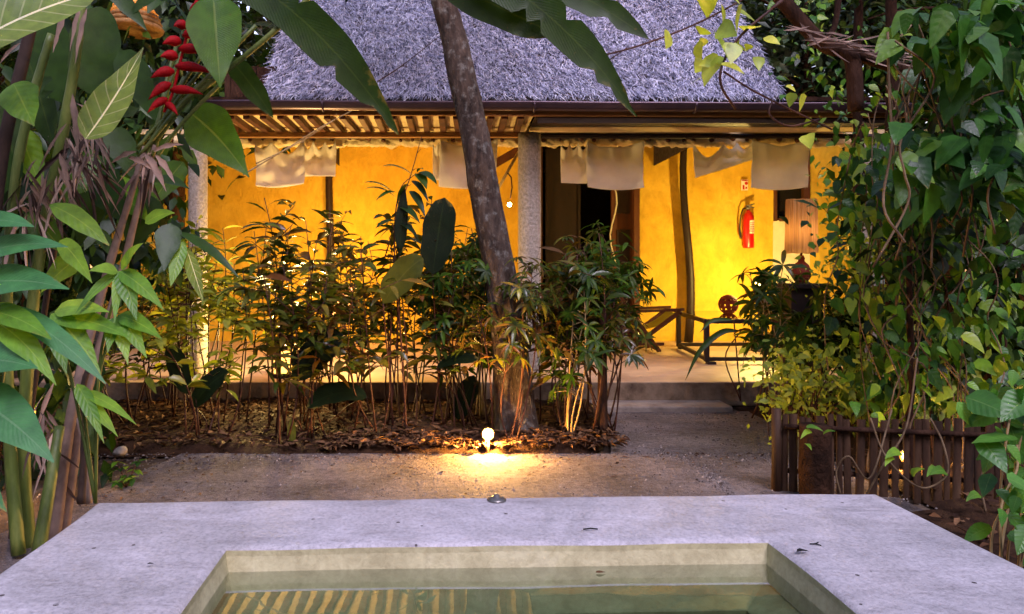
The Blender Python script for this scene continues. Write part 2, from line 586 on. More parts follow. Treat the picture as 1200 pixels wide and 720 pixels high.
M['lf_vine'] = leaf_mat('vine_leaf', ['#214416', '#376a22', '#5a8a28', '#8ca834', '#2e551e', '#16300f'], .34, .32, vein='#6f9048', nveins=5, vs=.15, spec=.3)
M['lf_broad'] = leaf_mat('broad_leaf', ['#1a3717', '#2a5620', '#447628', '#1d3f17', '#648e2e'], .36, .28, vein='#5f8048', nveins=5, vs=.15, spec=.28)
M['lf_lime'] = leaf_mat('lime_leaf', ['#6f8a2c', '#9ab03c', '#b8c650', '#84a034'], .38, .35)
M['lf_bright'] = leaf_mat('bright_leaf', ['#346822', '#467e2a', '#558a30'], .4, .28, vein='#86a85a', nveins=8, vs=.3)
M['lf_forest'] = leaf_mat('forest_leaf', ['#141f14', '#1f2e1c', '#2c3f26', '#3b4f33'], .5, .2)
M['bract'] = leaf_mat('red_bract', ['#760a10', '#981017', '#b8181c'], .6, .2, tcol=(1.4, .5, .4, 1), spec=.15)

# ================================================================ THE SETTING
FLOOR = 0.234           # terrace floor height
b = MB()
b.grid(lambda u, v: Vector((-60 + 120 * u, -40 + 120 * v, -.03)), 8, 8)
tag(b.build('ground', M['ground']), kind='structure')


def edge_noise(x):
    return .025 * nz(x * 3, .3) + .012 * nz(x * 11, 4.)


b = MB()          # the concrete path between tub and bed, with the walkway to the step


def path_main(u, v):
    x0, x1 = -2.55 + .55 * v, 2.6
    x = x0 + (x1 - x0) * u
    y1 = 5.40 + edge_noise(x) + .10 * math.exp(-((x - .5) / .5) ** 2) * 0
    return Vector((x, 2.6 + (y1 - 2.6) * v, .004 + .004 * nz(x * 2, v * 6)))


b.grid(path_main, 60, 30)


def path_walk(u, v):
    y = 5.40 + 1.60 * v
    xl = 1.12 + .33 * v + .05 * nz(y * 3, 1)
    xr = 2.75 + .05 * nz(y * 3, 7)
    x = xl + (xr - xl) * u
    return Vector((x, y + (edge_noise(x) if v == 0 else 0), .004 + .004 * nz(x * 2, y * 2)))


b.grid(path_walk, 20, 20)
tag(b.build('path', M['path']), kind='structure')

b = MB()          # soil mound of the planting bed


def bed(u, v):
    y = 5.36 + 1.94 * v
    xr = 1.12 + .35 * v + .04 * nz(y * 3, 1) - .25 * max(0, .25 - v) * 2
    x = -5.5 + (xr + 5.5) * u
    e = min(1, v * 9) * min(1, (1 - u) * 30)
    return Vector((x, y + edge_noise(x) * (v < .01), -.01 + e * (.07 + .05 * nz(x * 1.3, y * 1.3) + .03 * nz(x * 5, y * 5))))


b.grid(bed, 150, 40)
tag(b.build('planting_bed', M['soil']), kind='structure')
b = MB()          # soil right of the walkway, round and behind the fence


def bed2(u, v):
    x = 2.72 + 4.8 * u
    y = 2.2 + 5.6 * v
    e = min(1, u * 14)
    return Vector((x, y, -.012 + e * (.06 + .05 * nz(x * 1.3, y * 1.3) + .03 * nz(x * 5, y * 5))))


b.grid(bed2, 50, 50)
b.grid(lambda u, v: Vector((1.72 + 1.0 * u, 1.2 + 2.9 * v, .008 + .03 * abs(nz(u * 5, v * 9)) * min(1, u * 3))), 20, 30)
tag(b.build('garden_soil', M['soil']), kind='structure')

b = MB()
b.box((.2, 7.3 + 2.3, FLOOR / 2), (9.4, 4.6, FLOOR))
o = tag(b.build('terrace', M['terrace'], bevel=.015, smooth=False), kind='structure')
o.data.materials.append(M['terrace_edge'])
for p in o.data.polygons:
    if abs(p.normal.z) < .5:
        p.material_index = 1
b = MB()
b.box((1.94, 7.125, .02), (1.30, .35, .075))
tag(b.build('step', M['step_cement'], bevel=.015, smooth=False), kind='structure')

# ---------------------------------------------------------------- concrete tub
RIM = .49
BL, BR = Vector((-1.323, 2.74)), Vector((1.609, 2.856))
FL, FR = Vector((-1.20, -.05)), Vector((1.735, .06))
IBL, IBR = Vector((-.714, 2.302)), Vector((.990, 2.360))
IFL, IFR = Vector((-.640, .50)), Vector((1.07, .57))


def wob(p, s=.012):
    return Vector((p.x + s * nz(p.x * 2.1, p.y * 2.1, 3), p.y + s * nz(p.x * 2.1, p.y * 2.1, 9)))


def edge_pts(a, b_, n, s):
    return [wob(a.lerp(b_, i / n), s) for i in range(n)]


def loop(c4, n, s=.012):
    out = []
    for i in range(4):
        out += edge_pts(c4[i], c4[(i + 1) % 4], n, s)
    return out


NS = 40
tub = empty('concrete_tub', (.15, 1.4, 0), 'wide pale cement plunge tub with a thick smooth rim, holding greenish water', 'tub')
outer = [BL, BR, FR, FL]
inner = [IBL, IBR, IFR, IFL]


def inset(c4, d):
    c = sum(c4, Vector((0, 0))) / 4
    return [c + (p - c) * (1 - d / (p - c).length * 1.3) for p in c4]


def ring_stack(b, stack, closed_last=False):
    ids = []
    for pts, z in stack:
        ids.append([b.pt((p.x, p.y, z + (.004 * nz(p.x * 3, p.y * 3, 1) if z > .4 else 0))) for p in pts])
    n = len(ids[0])
    for i in range(len(ids) - 1):
        for k_ in range(n):
            k2 = (k_ + 1) % n
            b.f.append((ids[i][k_], ids[i][k2], ids[i + 1][k2], ids[i + 1][k_]))
    if closed_last:
        b.f.append(tuple(ids[-1]))


b = MB()
lo, li_ = loop(outer, NS), loop(inner, NS, .010)
mid = [[o_.lerp(i_, t) for o_, i_ in zip(lo, li_)] for t in (.012, .035, .2, .4, .6, .8, .95, .985)]
ring_stack(b, [(lo, -.03), (lo, RIM - .035), (lo, RIM - .014), (mid[0], RIM - .004), (mid[1], RIM), (mid[2], RIM), (mid[3], RIM), (mid[4], RIM), (mid[5], RIM), (mid[6], RIM), (mid[7], RIM - .003), (li_, RIM - .012)])
b.build('rim', M['cement'], tub)
b = MB()
l1 = loop(inset(inner, .025), NS, .006)
l2 = loop(inset(inner, .14), NS, .004)
l3 = loop(inset(inner, .147), NS, .004)
WATER = RIM - .075
ring_stack(b, [(li_, RIM - .012), (li_, RIM - .03), ([a.lerp(c_, .6) for a, c_ in zip(li_, l1)], WATER - .02), (l1, WATER - .05), (l2, WATER - .09), (l2, WATER - .2), (l2, -.02)], True)
b.build('basin', M['basin'], tub, smooth=False)
b = MB()
dc = P(582, 586.5, 2.755)
dc.z = RIM
b.lathe(dc, [(.02, -.004), (.036, .001), (.036, .004), (.026, .010), (.014, .013), (.010, .022), (.002, .024)], 18)
b.build('overflow_cap', M['metal'], tub)
b = MB()
wl = [p.lerp(q, .35) for p, q in zip(loop(inner, 10, 0), loop(inset(inner, -.03), 10, 0))]
top = [b.pt((p.x, p.y, WATER)) for p in wl]
bot = [b.pt((p.x, p.y, -.01)) for p in wl]
b.f.append(tuple(reversed(top)))
b.f.append(tuple(bot))
for i in range(len(top)):
    j = (i + 1) % len(top)
    b.f.append((top[i], top[j], bot[j], bot[i]))
o = b.build('water', M['water'], smooth=False)
tag(o, kind='structure')

# fallen bits on the rim and in the water
for i, (px, py, s, lab) in enumerate([
        (942, 648.5, .022, 'dark curled leaf scrap lying on the right arm of the tub rim'),
        (955, 637.5, .016, 'forked brown twig scrap on the right rim behind the dark leaf scrap'),
        (692, 620.5, .024, 'thin dark straw lying on the back rim of the tub'),
        (176, 663, .010, 'tiny dark crumb on the left arm of the tub rim')]):
    g = G(px, py, RIM + .006)
    b = MB()
    if i == 2:
        b.tube([g + Vector((-s, 0, 0)), g + Vector((0, .003, .002)), g + Vector((s, .002, 0))], .0025, 5)
    elif i == 1:
        b.tube([g + Vector((-s, 0, 0)), g, g + Vector((s, .012, 0))], .002, 5)
        b.tube([g, g + Vector((s * .8, -.014, 0))], .0018, 5)
    else:
        b.leaf(g + Vector((-s, 0, .004)), (1, .2, .15), (0, 0, 1), s * 2, s * .9, 'ovate', .3, .5, 5, .1)
    tag(b.build('fallen_leaf' if i in (0, 3) else 'twig', M['ink'], origin=g), lab, 'leaf' if i in (0, 3) else 'twig')
g = G(704, 671, WATER + .004)
b = MB()
b.leaf(g + Vector((-.016, 0, 0)), (1, .1, .05), (0, 0, 1), .032, .018, 'ovate', .1, .2, 5)
tag(b.build('fallen_leaf', M['litter'], origin=g), 'small brown leaf floating on the water near the back wall of the tub', 'leaf')

# ================================================================ THE HOUSE
house = empty('thatched_house', (1.0, 11.4, 0), 'thatched house with ochre walls and a lamp lit veranda behind the planting bed', 'house')
YW = 11.42


def XW(px, Y=YW):
    return (px - CX) / FPX * Y


# walls (parts): ochre plaster pieces butted round door and window
DX0, DX1 = XW(634), XW(744)
WX0, WX1 = XW(906), XW(949)


def wall_box(x0, x1, z0, z1, m, name='wall', y0=YW, th=.25):
    b = MB()
    nx, nzv = max(2, int((x1 - x0) / .12)), max(2, int((z1 - z0) / .12))
    b.grid(lambda u, v: Vector((x0 + (x1 - x0) * u, y0 + .02 * nz((x0 + (x1 - x0) * u) * 1.3, (z0 + (z1 - z0) * v) * 1.3, 2), z0 + (z1 - z0) * v)), nx, nzv)
    b.box(((x0 + x1) / 2, y0 + .04 + th / 2, (z0 + z1) / 2), (x1 - x0 - .004, th, z1 - z0 - .004))
    return b.build(name, m, house)


wall_box(-5.5, DX0, FLOOR - .05, 3.55, M['ochre'])
wall_box(DX1, WX0, FLOOR - .05, 3.55, M['ochre'])
wall_box(DX0, DX1, 3.37, 3.55, M['ochre'])
wall_box(WX0, WX1, FLOOR - .05, 2.09, M['cream'], 'wall_panel')
wall_box(WX0, WX1, 3.2, 3.55, M['ochre'])
wall_box(WX1, 6.2, FLOOR - .05, 3.55, M['ochre'])
# partition right of the terrace and slight forward return, plastered
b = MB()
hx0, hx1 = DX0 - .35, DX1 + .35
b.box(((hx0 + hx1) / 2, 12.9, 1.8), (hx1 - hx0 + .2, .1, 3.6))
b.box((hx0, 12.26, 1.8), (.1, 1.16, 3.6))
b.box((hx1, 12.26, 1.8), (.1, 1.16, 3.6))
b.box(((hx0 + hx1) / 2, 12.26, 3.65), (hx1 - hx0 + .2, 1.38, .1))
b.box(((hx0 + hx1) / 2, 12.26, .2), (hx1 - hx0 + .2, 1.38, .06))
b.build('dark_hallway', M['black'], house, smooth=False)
# door: hinged open leaf on the right, frame
dr = MB()
dr.box((XW(731, 11.5), 11.62, FLOOR + 1.5), (XW(744, 11.5) - XW(718, 11.5), .05, 3.0))
door = dr.build('door', M['wood'], house, smooth=False, bevel=.006)
b = MB()
for z in (.9, 1.7, 2.5):
    b.box((XW(732, 11.5), 11.585, FLOOR + z - .25), (.20, .02, .55))
b.build('door_panel', M['wood_dark'], door, smooth=False, bevel=.006)
b = MB()
for px in (632, 746):
    b.box((XW(px, 11.40), 11.44, FLOOR + 1.55), (.09, .12, 3.1))
b.box(((DX0 + DX1) / 2, 11.44, FLOOR + 3.14), (DX1 - DX0 + .12, .12, .10))
b.build('door_frame', M['wood'], house, smooth=False, bevel=.006)
b = MB()
b.box(((DX0 + DX1) / 2 - .1, 11.66, FLOOR + 1.5), (.03, .04, 3.0))
b.box((XW(660, 11.66), 11.68, FLOOR + 1.5), (.55, .04, 3.0))
b.build('door_leaf', M['wood_dark'], house, smooth=False)
b = MB()
pts = [P(719 + 4 * math.sin(i * .9), 215 + i * 12, 11.5) for i in range(9)]
b.tube(pts, .012, 6)
b.build('door_curtain', M['cloth'], house)
# window
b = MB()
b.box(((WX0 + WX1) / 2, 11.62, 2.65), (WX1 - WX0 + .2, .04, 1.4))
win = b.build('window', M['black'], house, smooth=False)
b = MB()
b.box((WX0 + .03, 11.45, 2.65), (.06, .09, 1.14))
b.box((WX1 - .05, 11.45, 2.65), (.10, .09, 1.14))
b.box(((WX0 + WX1) / 2, 11.45, 2.10), (WX1 - WX0 - .18, .09, .05))
b.build('window_frame', M['wood'], win, smooth=False, bevel=.005)

# wooden posts against the wall
for px, w, bend in ((387, .12, .02), (805, .12, .06)):
    b = MB()
    x = XW(px, 11.25)
    pts = [(x + bend * math.sin(i * .55 + .4) + .02 * nz(i, px), 11.25, FLOOR + i * .33) for i in range(11)]
    b.tube(pts, [w / 2 * (1.12 - .03 * i + .06 * nz(i * 2, 3)) for i in range(11)], 12)
    b.build('post', M['wood_dark'], house)
# veranda columns
for px, Y, w, zt in ((620.5, 7.62, .236, 2.755), (232, 7.62, .19, 2.755), (1012, 7.9, .25, 2.72)):
    b = MB()
    x = (px - CX) / FPX * Y
    n = 26
    pts = [(x, Y, FLOOR - .02 + (zt - FLOOR) * i / n) for i in range(n + 1)]
    b.tube(pts, [w / 2 * (1 + .03 * nz(i * .8, px)) for i in range(n + 1)], 20)
    b.build('column', M['stucco'], house)

# eave: gutter, fascia, soffit, rafters, beam, pole ends
EX0, EX1 = -2.37, 4.28


def extrude_x(b, prof, x0, x1, n=24, wob_=.0):
    rows = []
    for i in range(n + 1):
        x = x0 + (x1 - x0) * i / n
        dz = wob_ * nz(x * .9, 5) - .004 * (x - 1) 
        rows.append([b.pt((x, y, z + dz), i / n, j) for j, (y, z) in enumerate(prof)])
    m = len(prof)
    for i in range(n):
        for j in range(m):
            j2 = (j + 1) % m
            b.f.append((rows[i][j], rows[i][j2], rows[i + 1][j2], rows[i + 1][j]))
    b.f.append(tuple(reversed(rows[0])))
    b.f.append(tuple(rows[-1]))


b = MB()
gz, gy, gr = 2.90, 6.98, .062
prof = [(gy - gr, gz + .01), (gy - gr - .012, gz + .006), (gy - gr - .012, gz - .006)]
prof += [(gy - gr * math.cos(a), gz - gr * 1.15 * math.sin(a)) for a in [math.pi * i / 10 for i in range(1, 10)]]
prof += [(gy + gr, gz), (gy + gr - .006, gz)]
prof += [(gy - (gr - .006) * math.cos(a), gz - (gr - .006) * 1.15 * math.sin(a)) for a in [math.pi * i / 10 for i in range(9, 0, -1)]]
extrude_x(b, prof, EX0, EX1, 30, .008)
gut = b.build('gutter', M['gutter'], house)
for px in (378 - 0, 626, 815, 1000):
    b = MB()
    x = (px - CX) / FPX * 6.95
    b.tube([(x, gy - gr * 1.12 * math.cos(a), gz - gr * 1.3 * math.sin(a) - .004 * (x - 1)) for a in [math.pi * i / 10 for i in range(0, 11)]], .010, 6)
    b.build('gutter_bracket', M['gutter'], gut)
b = MB()
extrude_x(b, [(7.052, 2.80), (7.052, 2.93), (7.082, 2.93), (7.082, 2.80)], EX0, EX1)
b.build('fascia', M['wood_mid'], house, smooth=False)
SOF = 2.855
b = MB()
b.box(((EX0 + .75) / 2, 7.59, SOF), (.75 - EX0, 1.0, .03))
b.build('soffit', M['soffit'], house, smooth=False)
b = MB()
for i in range(3):
    b.box(((.76 + EX1) / 2, 7.16 + i * .148, SOF - .05), (EX1 - .76, .143, .03))
b.box((2.5, 7.115, 2.79), (3.45, .05, .10))
b.build('soffit_board', M['wood_dark'], house, smooth=False)
b = MB()
b.box(((.76 + EX1) / 2, 7.68, 2.795), (EX1 - .76, .28, .02))
b.build('lit_gap_strip', M['soffit'], house, smooth=False)  # pale strip added in place of a gap showing the lit ceiling
nr = int((.72 - EX0) / .155)
for i in range(nr + 1):
    b = MB()
    x = EX0 + .05 + i * .155
    b.box((x + random.uniform(-.01, .01), 7.57, SOF - .045), (.062, .94, .06), Matrix.Rotation(random.uniform(-.03, .03), 3, 'Z'))
    b.build('rafter', M['wood'], house, smooth=False, bevel=.006)
for yy, zz, w, m in ((7.82, SOF - .10, .06, M['wood_mid']),):
    b = MB()
    b.box(((EX0 + .75) / 2, yy, zz), (.73 - EX0, w, .05))
    b.build('purlin', m, house, smooth=False, bevel=.006)
b = MB()
b.tube([(EX0 - .1 + (EX1 - EX0 + .4) * i / 24, 7.86 + .01 * nz(i, 1), 2.752 + .010 * nz(i * .6, 2)) for i in range(25)], .026, 12)
b.build('beam', M['wood_dark'], house)
# plastered cornice with the ends of the ceiling poles
b = MB()


def corn(u, v):
    x = -3.2 + 7.8 * u
    a = math.pi * (v * 1.1 - .05)
    rr = .052 * (1 + .35 * nz(x * 9, a, 3) + .45 * nz(x * 21, a * 2, 8))
    return Vector((x, 8.14 - rr * math.sin(a) * 1.1, 2.745 + rr * math.cos(a) * 1.05 - (.02 * abs(nz(x * 16, 1.7)) if v > .6 else 0)))


b.grid(corn, 420, 12)
b.build('cornice', M['soffit'], house)
x = -3.1
while x < 4.5:
    b = MB()
    r_ = random.uniform(.018, .030)
    z_ = 2.752 + random.uniform(-.012, .012)
    b.tube([(x, 8.07, z_), (x, 8.30, z_ + .10)], r_, 10)
    b.build('ceiling_pole', M['wood'], house)
    x += random.uniform(.10, .24)
b = MB()   # veranda ceiling rising to the wall
b.box((.6, 9.95, 3.19), (9.6, 3.66, .05), Matrix.Rotation(math.atan2(.66, 3.5), 3, 'X'))
b.build('ceiling', M['soffit'], house, smooth=False)

# thatched roof
TX0, TX1, TY0, TZ0 = -1.80, 3.08, 7.00, 2.93
ANG = R(50)
TL = 4.6


def tslope(s, x):
    """point on the front slope at the distance s up from the eave"""
    return np.array([x, TY0 + math.cos(ANG) * s, TZ0 + math.sin(ANG) * s])


def verge(s):
    return .10 * (s / 1.6) ** 2 if s < 2.5 else .10 * (2.5 / 1.6) ** 2


b = MB()
ux = 90
b.grid(lambda u, v: Vector(tslope(TL * v, TX0 + (TX1 - verge(TL * v) - TX0) * u)) + Vector((0, -.02, .04)) * nz(u * 40, v * 36, 1), ux, 70)
ry, rz = TY0 + math.cos(ANG) * TL, TZ0 + math.sin(ANG) * TL
for xs in (TX0, TX1 - .05):
    i0 = b.pt((xs, TY0 + .02, TZ0 - .01))
    i1 = b.pt((xs, ry, rz))
    i2 = b.pt((xs, ry + (rz - TZ0) / math.tan(ANG), TZ0))
    b.f.append((i0, i1, i2))
q = [b.pt((TX0, ry, rz)), b.pt((TX1 - .25, ry, rz)), b.pt((TX1, ry + (rz - TZ0) / math.tan(ANG), TZ0)), b.pt((TX0, ry + (rz - TZ0) / math.tan(ANG), TZ0))]
b.f.append(tuple(q))
roof = b.build('roof', M['thatch_base'], house)
rng = np.random.default_rng(3)
NSTR = 95000
s = rng.random(NSTR) * (TL - .3)
s = np.where(rng.random(NSTR) < .8, rng.random(NSTR) * 2.3, s) + .05
vg = np.where(s < 2.5, .10 * (s / 1.6) ** 2, .244)
xx = TX0 - .03 + rng.random(NSTR) * (TX1 + .05 - vg - TX0)
pos = np.stack([xx, TY0 + np.cos(ANG) * s, TZ0 + np.sin(ANG) * s], 1)
up = np.array([0, math.cos(ANG), math.sin(ANG)])
nn = np.array([0, -math.sin(ANG), math.cos(ANG)])
an = rng.normal(0, .42, NSTR) + .25 * np.sin(xx * 1.3 + s * 2)
Ls = rng.uniform(.04, .12, NSTR)
ws = rng.uniform(.0018, .0042, NSTR)
lift = rng.normal(.12, .22, NSTR)
dr_ = (-up[None] * np.cos(an)[:, None] + np.array([1, 0, 0])[None] * np.sin(an)[:, None]) * np.cos(lift)[:, None] + nn[None] * np.sin(lift)[:, None]
sd_ = np.cross(dr_, nn[None] + rng.normal(0, .6, (NSTR, 3)))
sd_ /= np.linalg.norm(sd_, axis=1)[:, None]
base = pos + nn[None] * rng.uniform(.0, .035, NSTR)[:, None]
v4 = np.stack([base - sd_ * ws[:, None], base + sd_ * ws[:, None], base + dr_ * Ls[:, None] + sd_ * ws[:, None] * .5, base + dr_ * Ls[:, None] - sd_ * ws[:, None] * .5], 1).reshape(-1, 3)
b = MB()
b.v = v4.tolist()
b.uv = [(0, 0)] * len(b.v)
b.f = [(4 * i, 4 * i + 1, 4 * i + 2, 4 * i + 3) for i in range(NSTR)]
tag(b.build('thatch', M['straw'], roof, smooth=False), kind='stuff')
# dark boarded panel at the left end of the roof
b = MB()
x = (262 - CX) / FPX * 7.25
while x < (322 - CX) / FPX * 7.25:
    w = random.uniform(.045, .08)
    b.box((x + w / 2, 7.28 + random.uniform(0, .02), 3.12), (w - .004, .03, .42))
    x += w
b.box(((330 - CX) / FPX * 7.2, 7.12, 2.965), (.85, .04, .05))
b.build('board_panel', M['dark_bark'], house, smooth=False)
# low veranda roof wings beyond the thatch
b = MB()
b.box((-2.1, 7.6, 2.95), (.55, 1.2, .04))
b.build('roof_wing', M['dark_bark'], house, smooth=False)
b = MB()
b.box((3.72, 7.6, 2.95), (1.15, 1.2, .04))
b.build('roof_wing', M['dark_bark'], house, smooth=False)


# ================================================================ things on the veranda
def cloth(pts_px, Y, drop_px, lab, sag=.35, folds=5, tips=None, swing=.03, skew=0.0, seed=0, corner=.0, under=None):
    """a cloth hung from the points PTS_PX (pixel x, pixel y), DROP_PX long"""
    b = MB()
    x0, x1 = pts_px[0][0], pts_px[-1][0]
    nu, nv = 60, 26

    def top(xp):
        for (xa, ya), (xb, yb) in zip(pts_px[:-1], pts_px[1:]):
            if xp <= xb + 1e-6:
                t = (xp - xa) / (xb - xa)
                return ya + (yb - ya) * t + sag * (xb - xa) * (1 - abs(2 * t - 1) ** 1.6)
        return pts_px[-1][1]

    def fn(u, v):
        xp = x0 + (x1 - x0) * u
        yt = top(xp)
        yb = min(pp[1] for pp in pts_px) + drop_px + corner * math.sin(u * math.pi) + skew * u
        yp = yt + (yb - yt) * v
        fan = 0
        for (xa, ya) in pts_px:
            fan += math.exp(-((xp - xa) / 7) ** 2) * (1 - v) ** 2 * .03
        # swags radiating from the pins
        d0 = math.hypot((xp - x0) / (x1 - x0), v * .9)
        d1 = math.hypot((x1 - xp) / (x1 - x0), v * .9)
        sw = .016 * math.sin(d0 * folds * 2.6 + seed) + .016 * math.sin(d1 * folds * 2.7 + seed * 2) + .05 * sag * 2 * math.exp(-((v - .5) / .3) ** 2) * math.sin(u * math.pi)
        sw *= (1 - .55 * v)
        yy = Y - fan + sw + swing * v * math.sin(u * 4 + seed) + .006 * nz(u * 3, v * 3, seed)
        q = P(xp + (x1 - x0) * .03 * math.sin(seed + v * 2) * v, yp, Y)
        return Vector((q.x, yy, q.z))

    b.grid(fn, nu, nv)
    top_c = P((x0 + x1) / 2, pts_px[0][1], Y)
    o = b.build('hanging_cloth', M['cloth'], origin=top_c)
    sd2 = o.modifiers.new('hem', 'SOLIDIFY')
    sd2.thickness = .004
    return tag(o, lab, 'cloth', 'cloths hung along the veranda')


YC = 7.98
cloth([(299, 168), (318, 166), (357, 163)], YC, 55, 'deeply swagged cream cloth at the left end of the veranda, largest of its pair', .42, 6, seed=1.2, skew=-2, corner=3)
cloth([(356, 166), (368, 166), (381, 165), (394, 165)], YC + .06, 42, 'small cream cloth with a zigzag top beside the swagged cloth on the left', .8, 4, seed=2.3)
cloth([(507, 168), (514, 168), (519, 166)], YC + .06, 45, 'narrow cream cloth with a zigzag top just left of the lichened tree trunk', .8, 3, seed=.4)
cloth([(516, 165), (583, 163)], YC, 56, 'plain cream cloth hanging half hidden behind the lichened tree trunk', .10, 4, seed=3.1, corner=3)
cloth([(657, 170), (667, 168), (677, 168), (688, 168)], YC + .06, 47, 'small cream cloth with a zigzag top in front of the dark doorway', .8, 4, seed=4.4)
cloth([(687, 167), (754, 166)], YC, 54, 'plain flat cream cloth hanging before the right part of the dark doorway', .10, 5, seed=5.0, corner=3)
o = cloth([(812, 169), (847, 169), (863, 168), (881, 166)], YC + .06, 43, 'unevenly draped cream cloth looped up beside the crooked post', .45, 5, seed=6.1, skew=-22)
cloth([(881, 164), (946, 165)], YC, 56, 'plain greyish cream cloth above the red fire extinguisher and the window', .10, 4, seed=7.7, corner=3)

# fire extinguisher on the wall
ex = P(877, 291, 11.30)
fe = empty('fire_extinguisher', ex, 'red fire extinguisher hung on the bright ochre wall', 'fire extinguisher')
b = MB()
rr = .083
b.lathe(ex, [(.02, 0), (rr * .9, .0), (rr, .02), (rr, .44), (rr * .92, .49), (rr * .6, .54), (rr * .35, .56), (rr * .33, .585)], 24)
b.build('cylinder', M['red'], fe)
b = MB()
b.lathe(ex, [(.02, .585), (.03, .59), (.03, .62), (.02, .64), (.006, .645)], 14)
b.box(ex + Vector((.02, -.02, .655)), (.13, .025, .018), Matrix.Rotation(-.3, 3, 'Y'))
b.box(ex + Vector((.025, -.02, .625)), (.11, .025, .014), Matrix.Rotation(.1, 3, 'Y'))
b.lathe(ex + Vector((-.03, -.04, .61)), [(.018, -.008), (.018, .008)], 12, (0, -1, 0))
b.build('valve', M['metal'], fe)
b = MB()
b.tube([ex + Vector((-.02, -.02, .61)), ex + Vector((-.09, -.03, .60)), ex + Vector((-.13, -.03, .50)), ex + Vector((-.14, -.02, .3)), ex + Vector((-.125, -.02, .14))], [.011, .011, .011, .013, .02], 8)
b.build('hose', M['ink'], fe)
b = MB()
b.grid(lambda u, v: ex + Vector(((rr + .003) * math.sin(-.15 + 1.1 * u), -(rr + .003) * math.cos(-.15 + 1.1 * u), .22 + .20 * v)), 8, 2)
lb = b.build('paper_label', M['white'], fe)
b = MB()
for i in range(6):
    b.grid(lambda u, v: ex + Vector(((rr + .005) * math.sin(-.08 + .95 * u), -(rr + .005) * math.cos(-.08 + .95 * u), .24 + .027 * i + .010 * v)), 8, 1)
b.build('label_print', M['red_ink'], lb)
b = MB()
b.bar(ex + Vector((0, .1, .50)), ex + Vector((0, .02, .50)), .06, .04)
b.build('wall_bracket', M['metal'], fe)
# small sign above it
sg = P(872.5, 217, 11.385)
sn = empty('wall_sign', sg, 'small white fire sign with red marks above the extinguisher', 'sign')
b = MB()
b.box(sg, (.10, .012, .165))
b.build('board', M['white'], sn, smooth=False)
b = MB()
b.box(sg + Vector((-.018, -.009, -.045)), (.026, .006, .05))
b.lathe(sg + Vector((-.018, -.006, -.012)), [(.013, 0), (.013, .006)], 12, (0, -1, 0))
b.lathe(sg + Vector((.022, -.006, .025)), [(.024, 0), (.024, .006)], 16, (0, -1, 0))
b.box(sg + Vector((.024, -.009, -.045)), (.022, .006, .03))
b.box(sg + Vector((0, -.008, .068)), (.09, .006, .014))
b.build('red_symbol', M['red_ink'], sn, smooth=False)

# low glass table on a wooden frame
def table():
    A, B_ = P(795, 365, 10.4), P(830, 379, 8.95)      # back left and front left corners of the top
    zt = FLOOR + .50
    A = Vector((3.09, 10.33, zt))
    B_ = Vector((2.92, 8.67, zt))
    C_ = Vector((4.25, 8.72, zt))
    D_ = Vector((4.45, 10.4, zt))
    t = empty('coffee_table', ((A + C_) / 2).to_tuple()[:2] + (FLOOR,), 'low glass topped table with a dark square section wooden frame under the crooked post', 'table')
    t['o_'] = [t.location.x, t.location.y, FLOOR]
    b = MB()
    for a, c_ in ((A, B_), (B_, C_), (C_, D_), (D_, A)):
        b.bar(a, c_, .05, .05)
    b.build('top_frame', M['wood_dark'], t, smooth=False, bevel=.004)
    for q in (A, B_, C_, D_):
        b = MB()
        b.box((q.x, q.y, FLOOR + .255), (.055, .055, .45))
        b.box((q.x + .05, q.y, FLOOR + .015), (.10, .09, .03))
        b.build('leg', M['wood_dark'], t, smooth=False, bevel=.004)
    b = MB()
    for a, c_ in ((A, D_), (B_, C_), (A, B_)):
        b.bar(Vector((a.x, a.y, FLOOR + .06)), Vector((c_.x, c_.y, FLOOR + .06)), .04, .045)
    b.build('floor_rail', M['wood_dark'], t, smooth=False, bevel=.004)
    b = MB()
    b.grid(lambda u, v: A.lerp(D_, u).lerp(B_.lerp(C_, u), v) + Vector((0, 0, .028)), 2, 2)
    k = N('table_glass')
    tr = k.n("BsdfTransparent")
    tr.inputs[0].default_value = (.92, .95, .93, 1)
    gl = k.n("BsdfGlossy")
    gl.inputs['Roughness'].default_value = .03
    fr = k.n("Fresnel")
    fr.inputs[0].default_value = 1.45
    mx = k.n("MixShader")
    k.l(fr.outputs[0], mx.inputs[0])
    k.l(tr.outputs[0], mx.inputs[1])
    k.l(gl.outputs[0], mx.inputs[2])
    b.build('glass_top', k.done(mx), t)
    return A, D_, zt


TA, TD, TZ = table()
# pierced clay ball standing on the table
bc = Vector((3.57, 9.75, TZ + .03 + .115))
ball = empty('clay_lantern', bc - Vector((0, 0, .115)), 'round terracotta ball lantern pierced with holes standing on the low table', 'lantern')
b = MB()
holes = [Vector((math.sin(a) * math.cos(e), -math.cos(a) * math.cos(e), math.sin(e))) for e in (-.55, -.05, .5) for a in [i * .62 + e for i in range(10)]]
nU, nV = 72, 40
ids = {}
for j in range(nV + 1):
    th = math.pi * j / nV
    for i in range(nU):
        ph = 2 * math.pi * i / nU
        d = Vector((math.sin(th) * math.cos(ph), math.sin(th) * math.sin(ph), math.cos(th)))
        ids[(i, j)] = b.pt(bc + d * .118)
for j in range(nV):
    for i in range(nU):
        th, ph = math.pi * (j + .5) / nV, 2 * math.pi * (i + .5) / nU
        d = Vector((math.sin(th) * math.cos(ph), math.sin(th) * math.sin(ph), math.cos(th)))
        if max(d.dot(h) for h in holes) > .9865 or j < 1:
            continue
        i2 = (i + 1) % nU
        b.f.append((ids[(i, j)], ids[(i2, j)], ids[(i2, j + 1)], ids[(i, j + 1)]))
o = b.build('shell', M['terracotta'], ball)
sm = o.modifiers.new('thickness', 'SOLIDIFY')
sm.thickness = .010
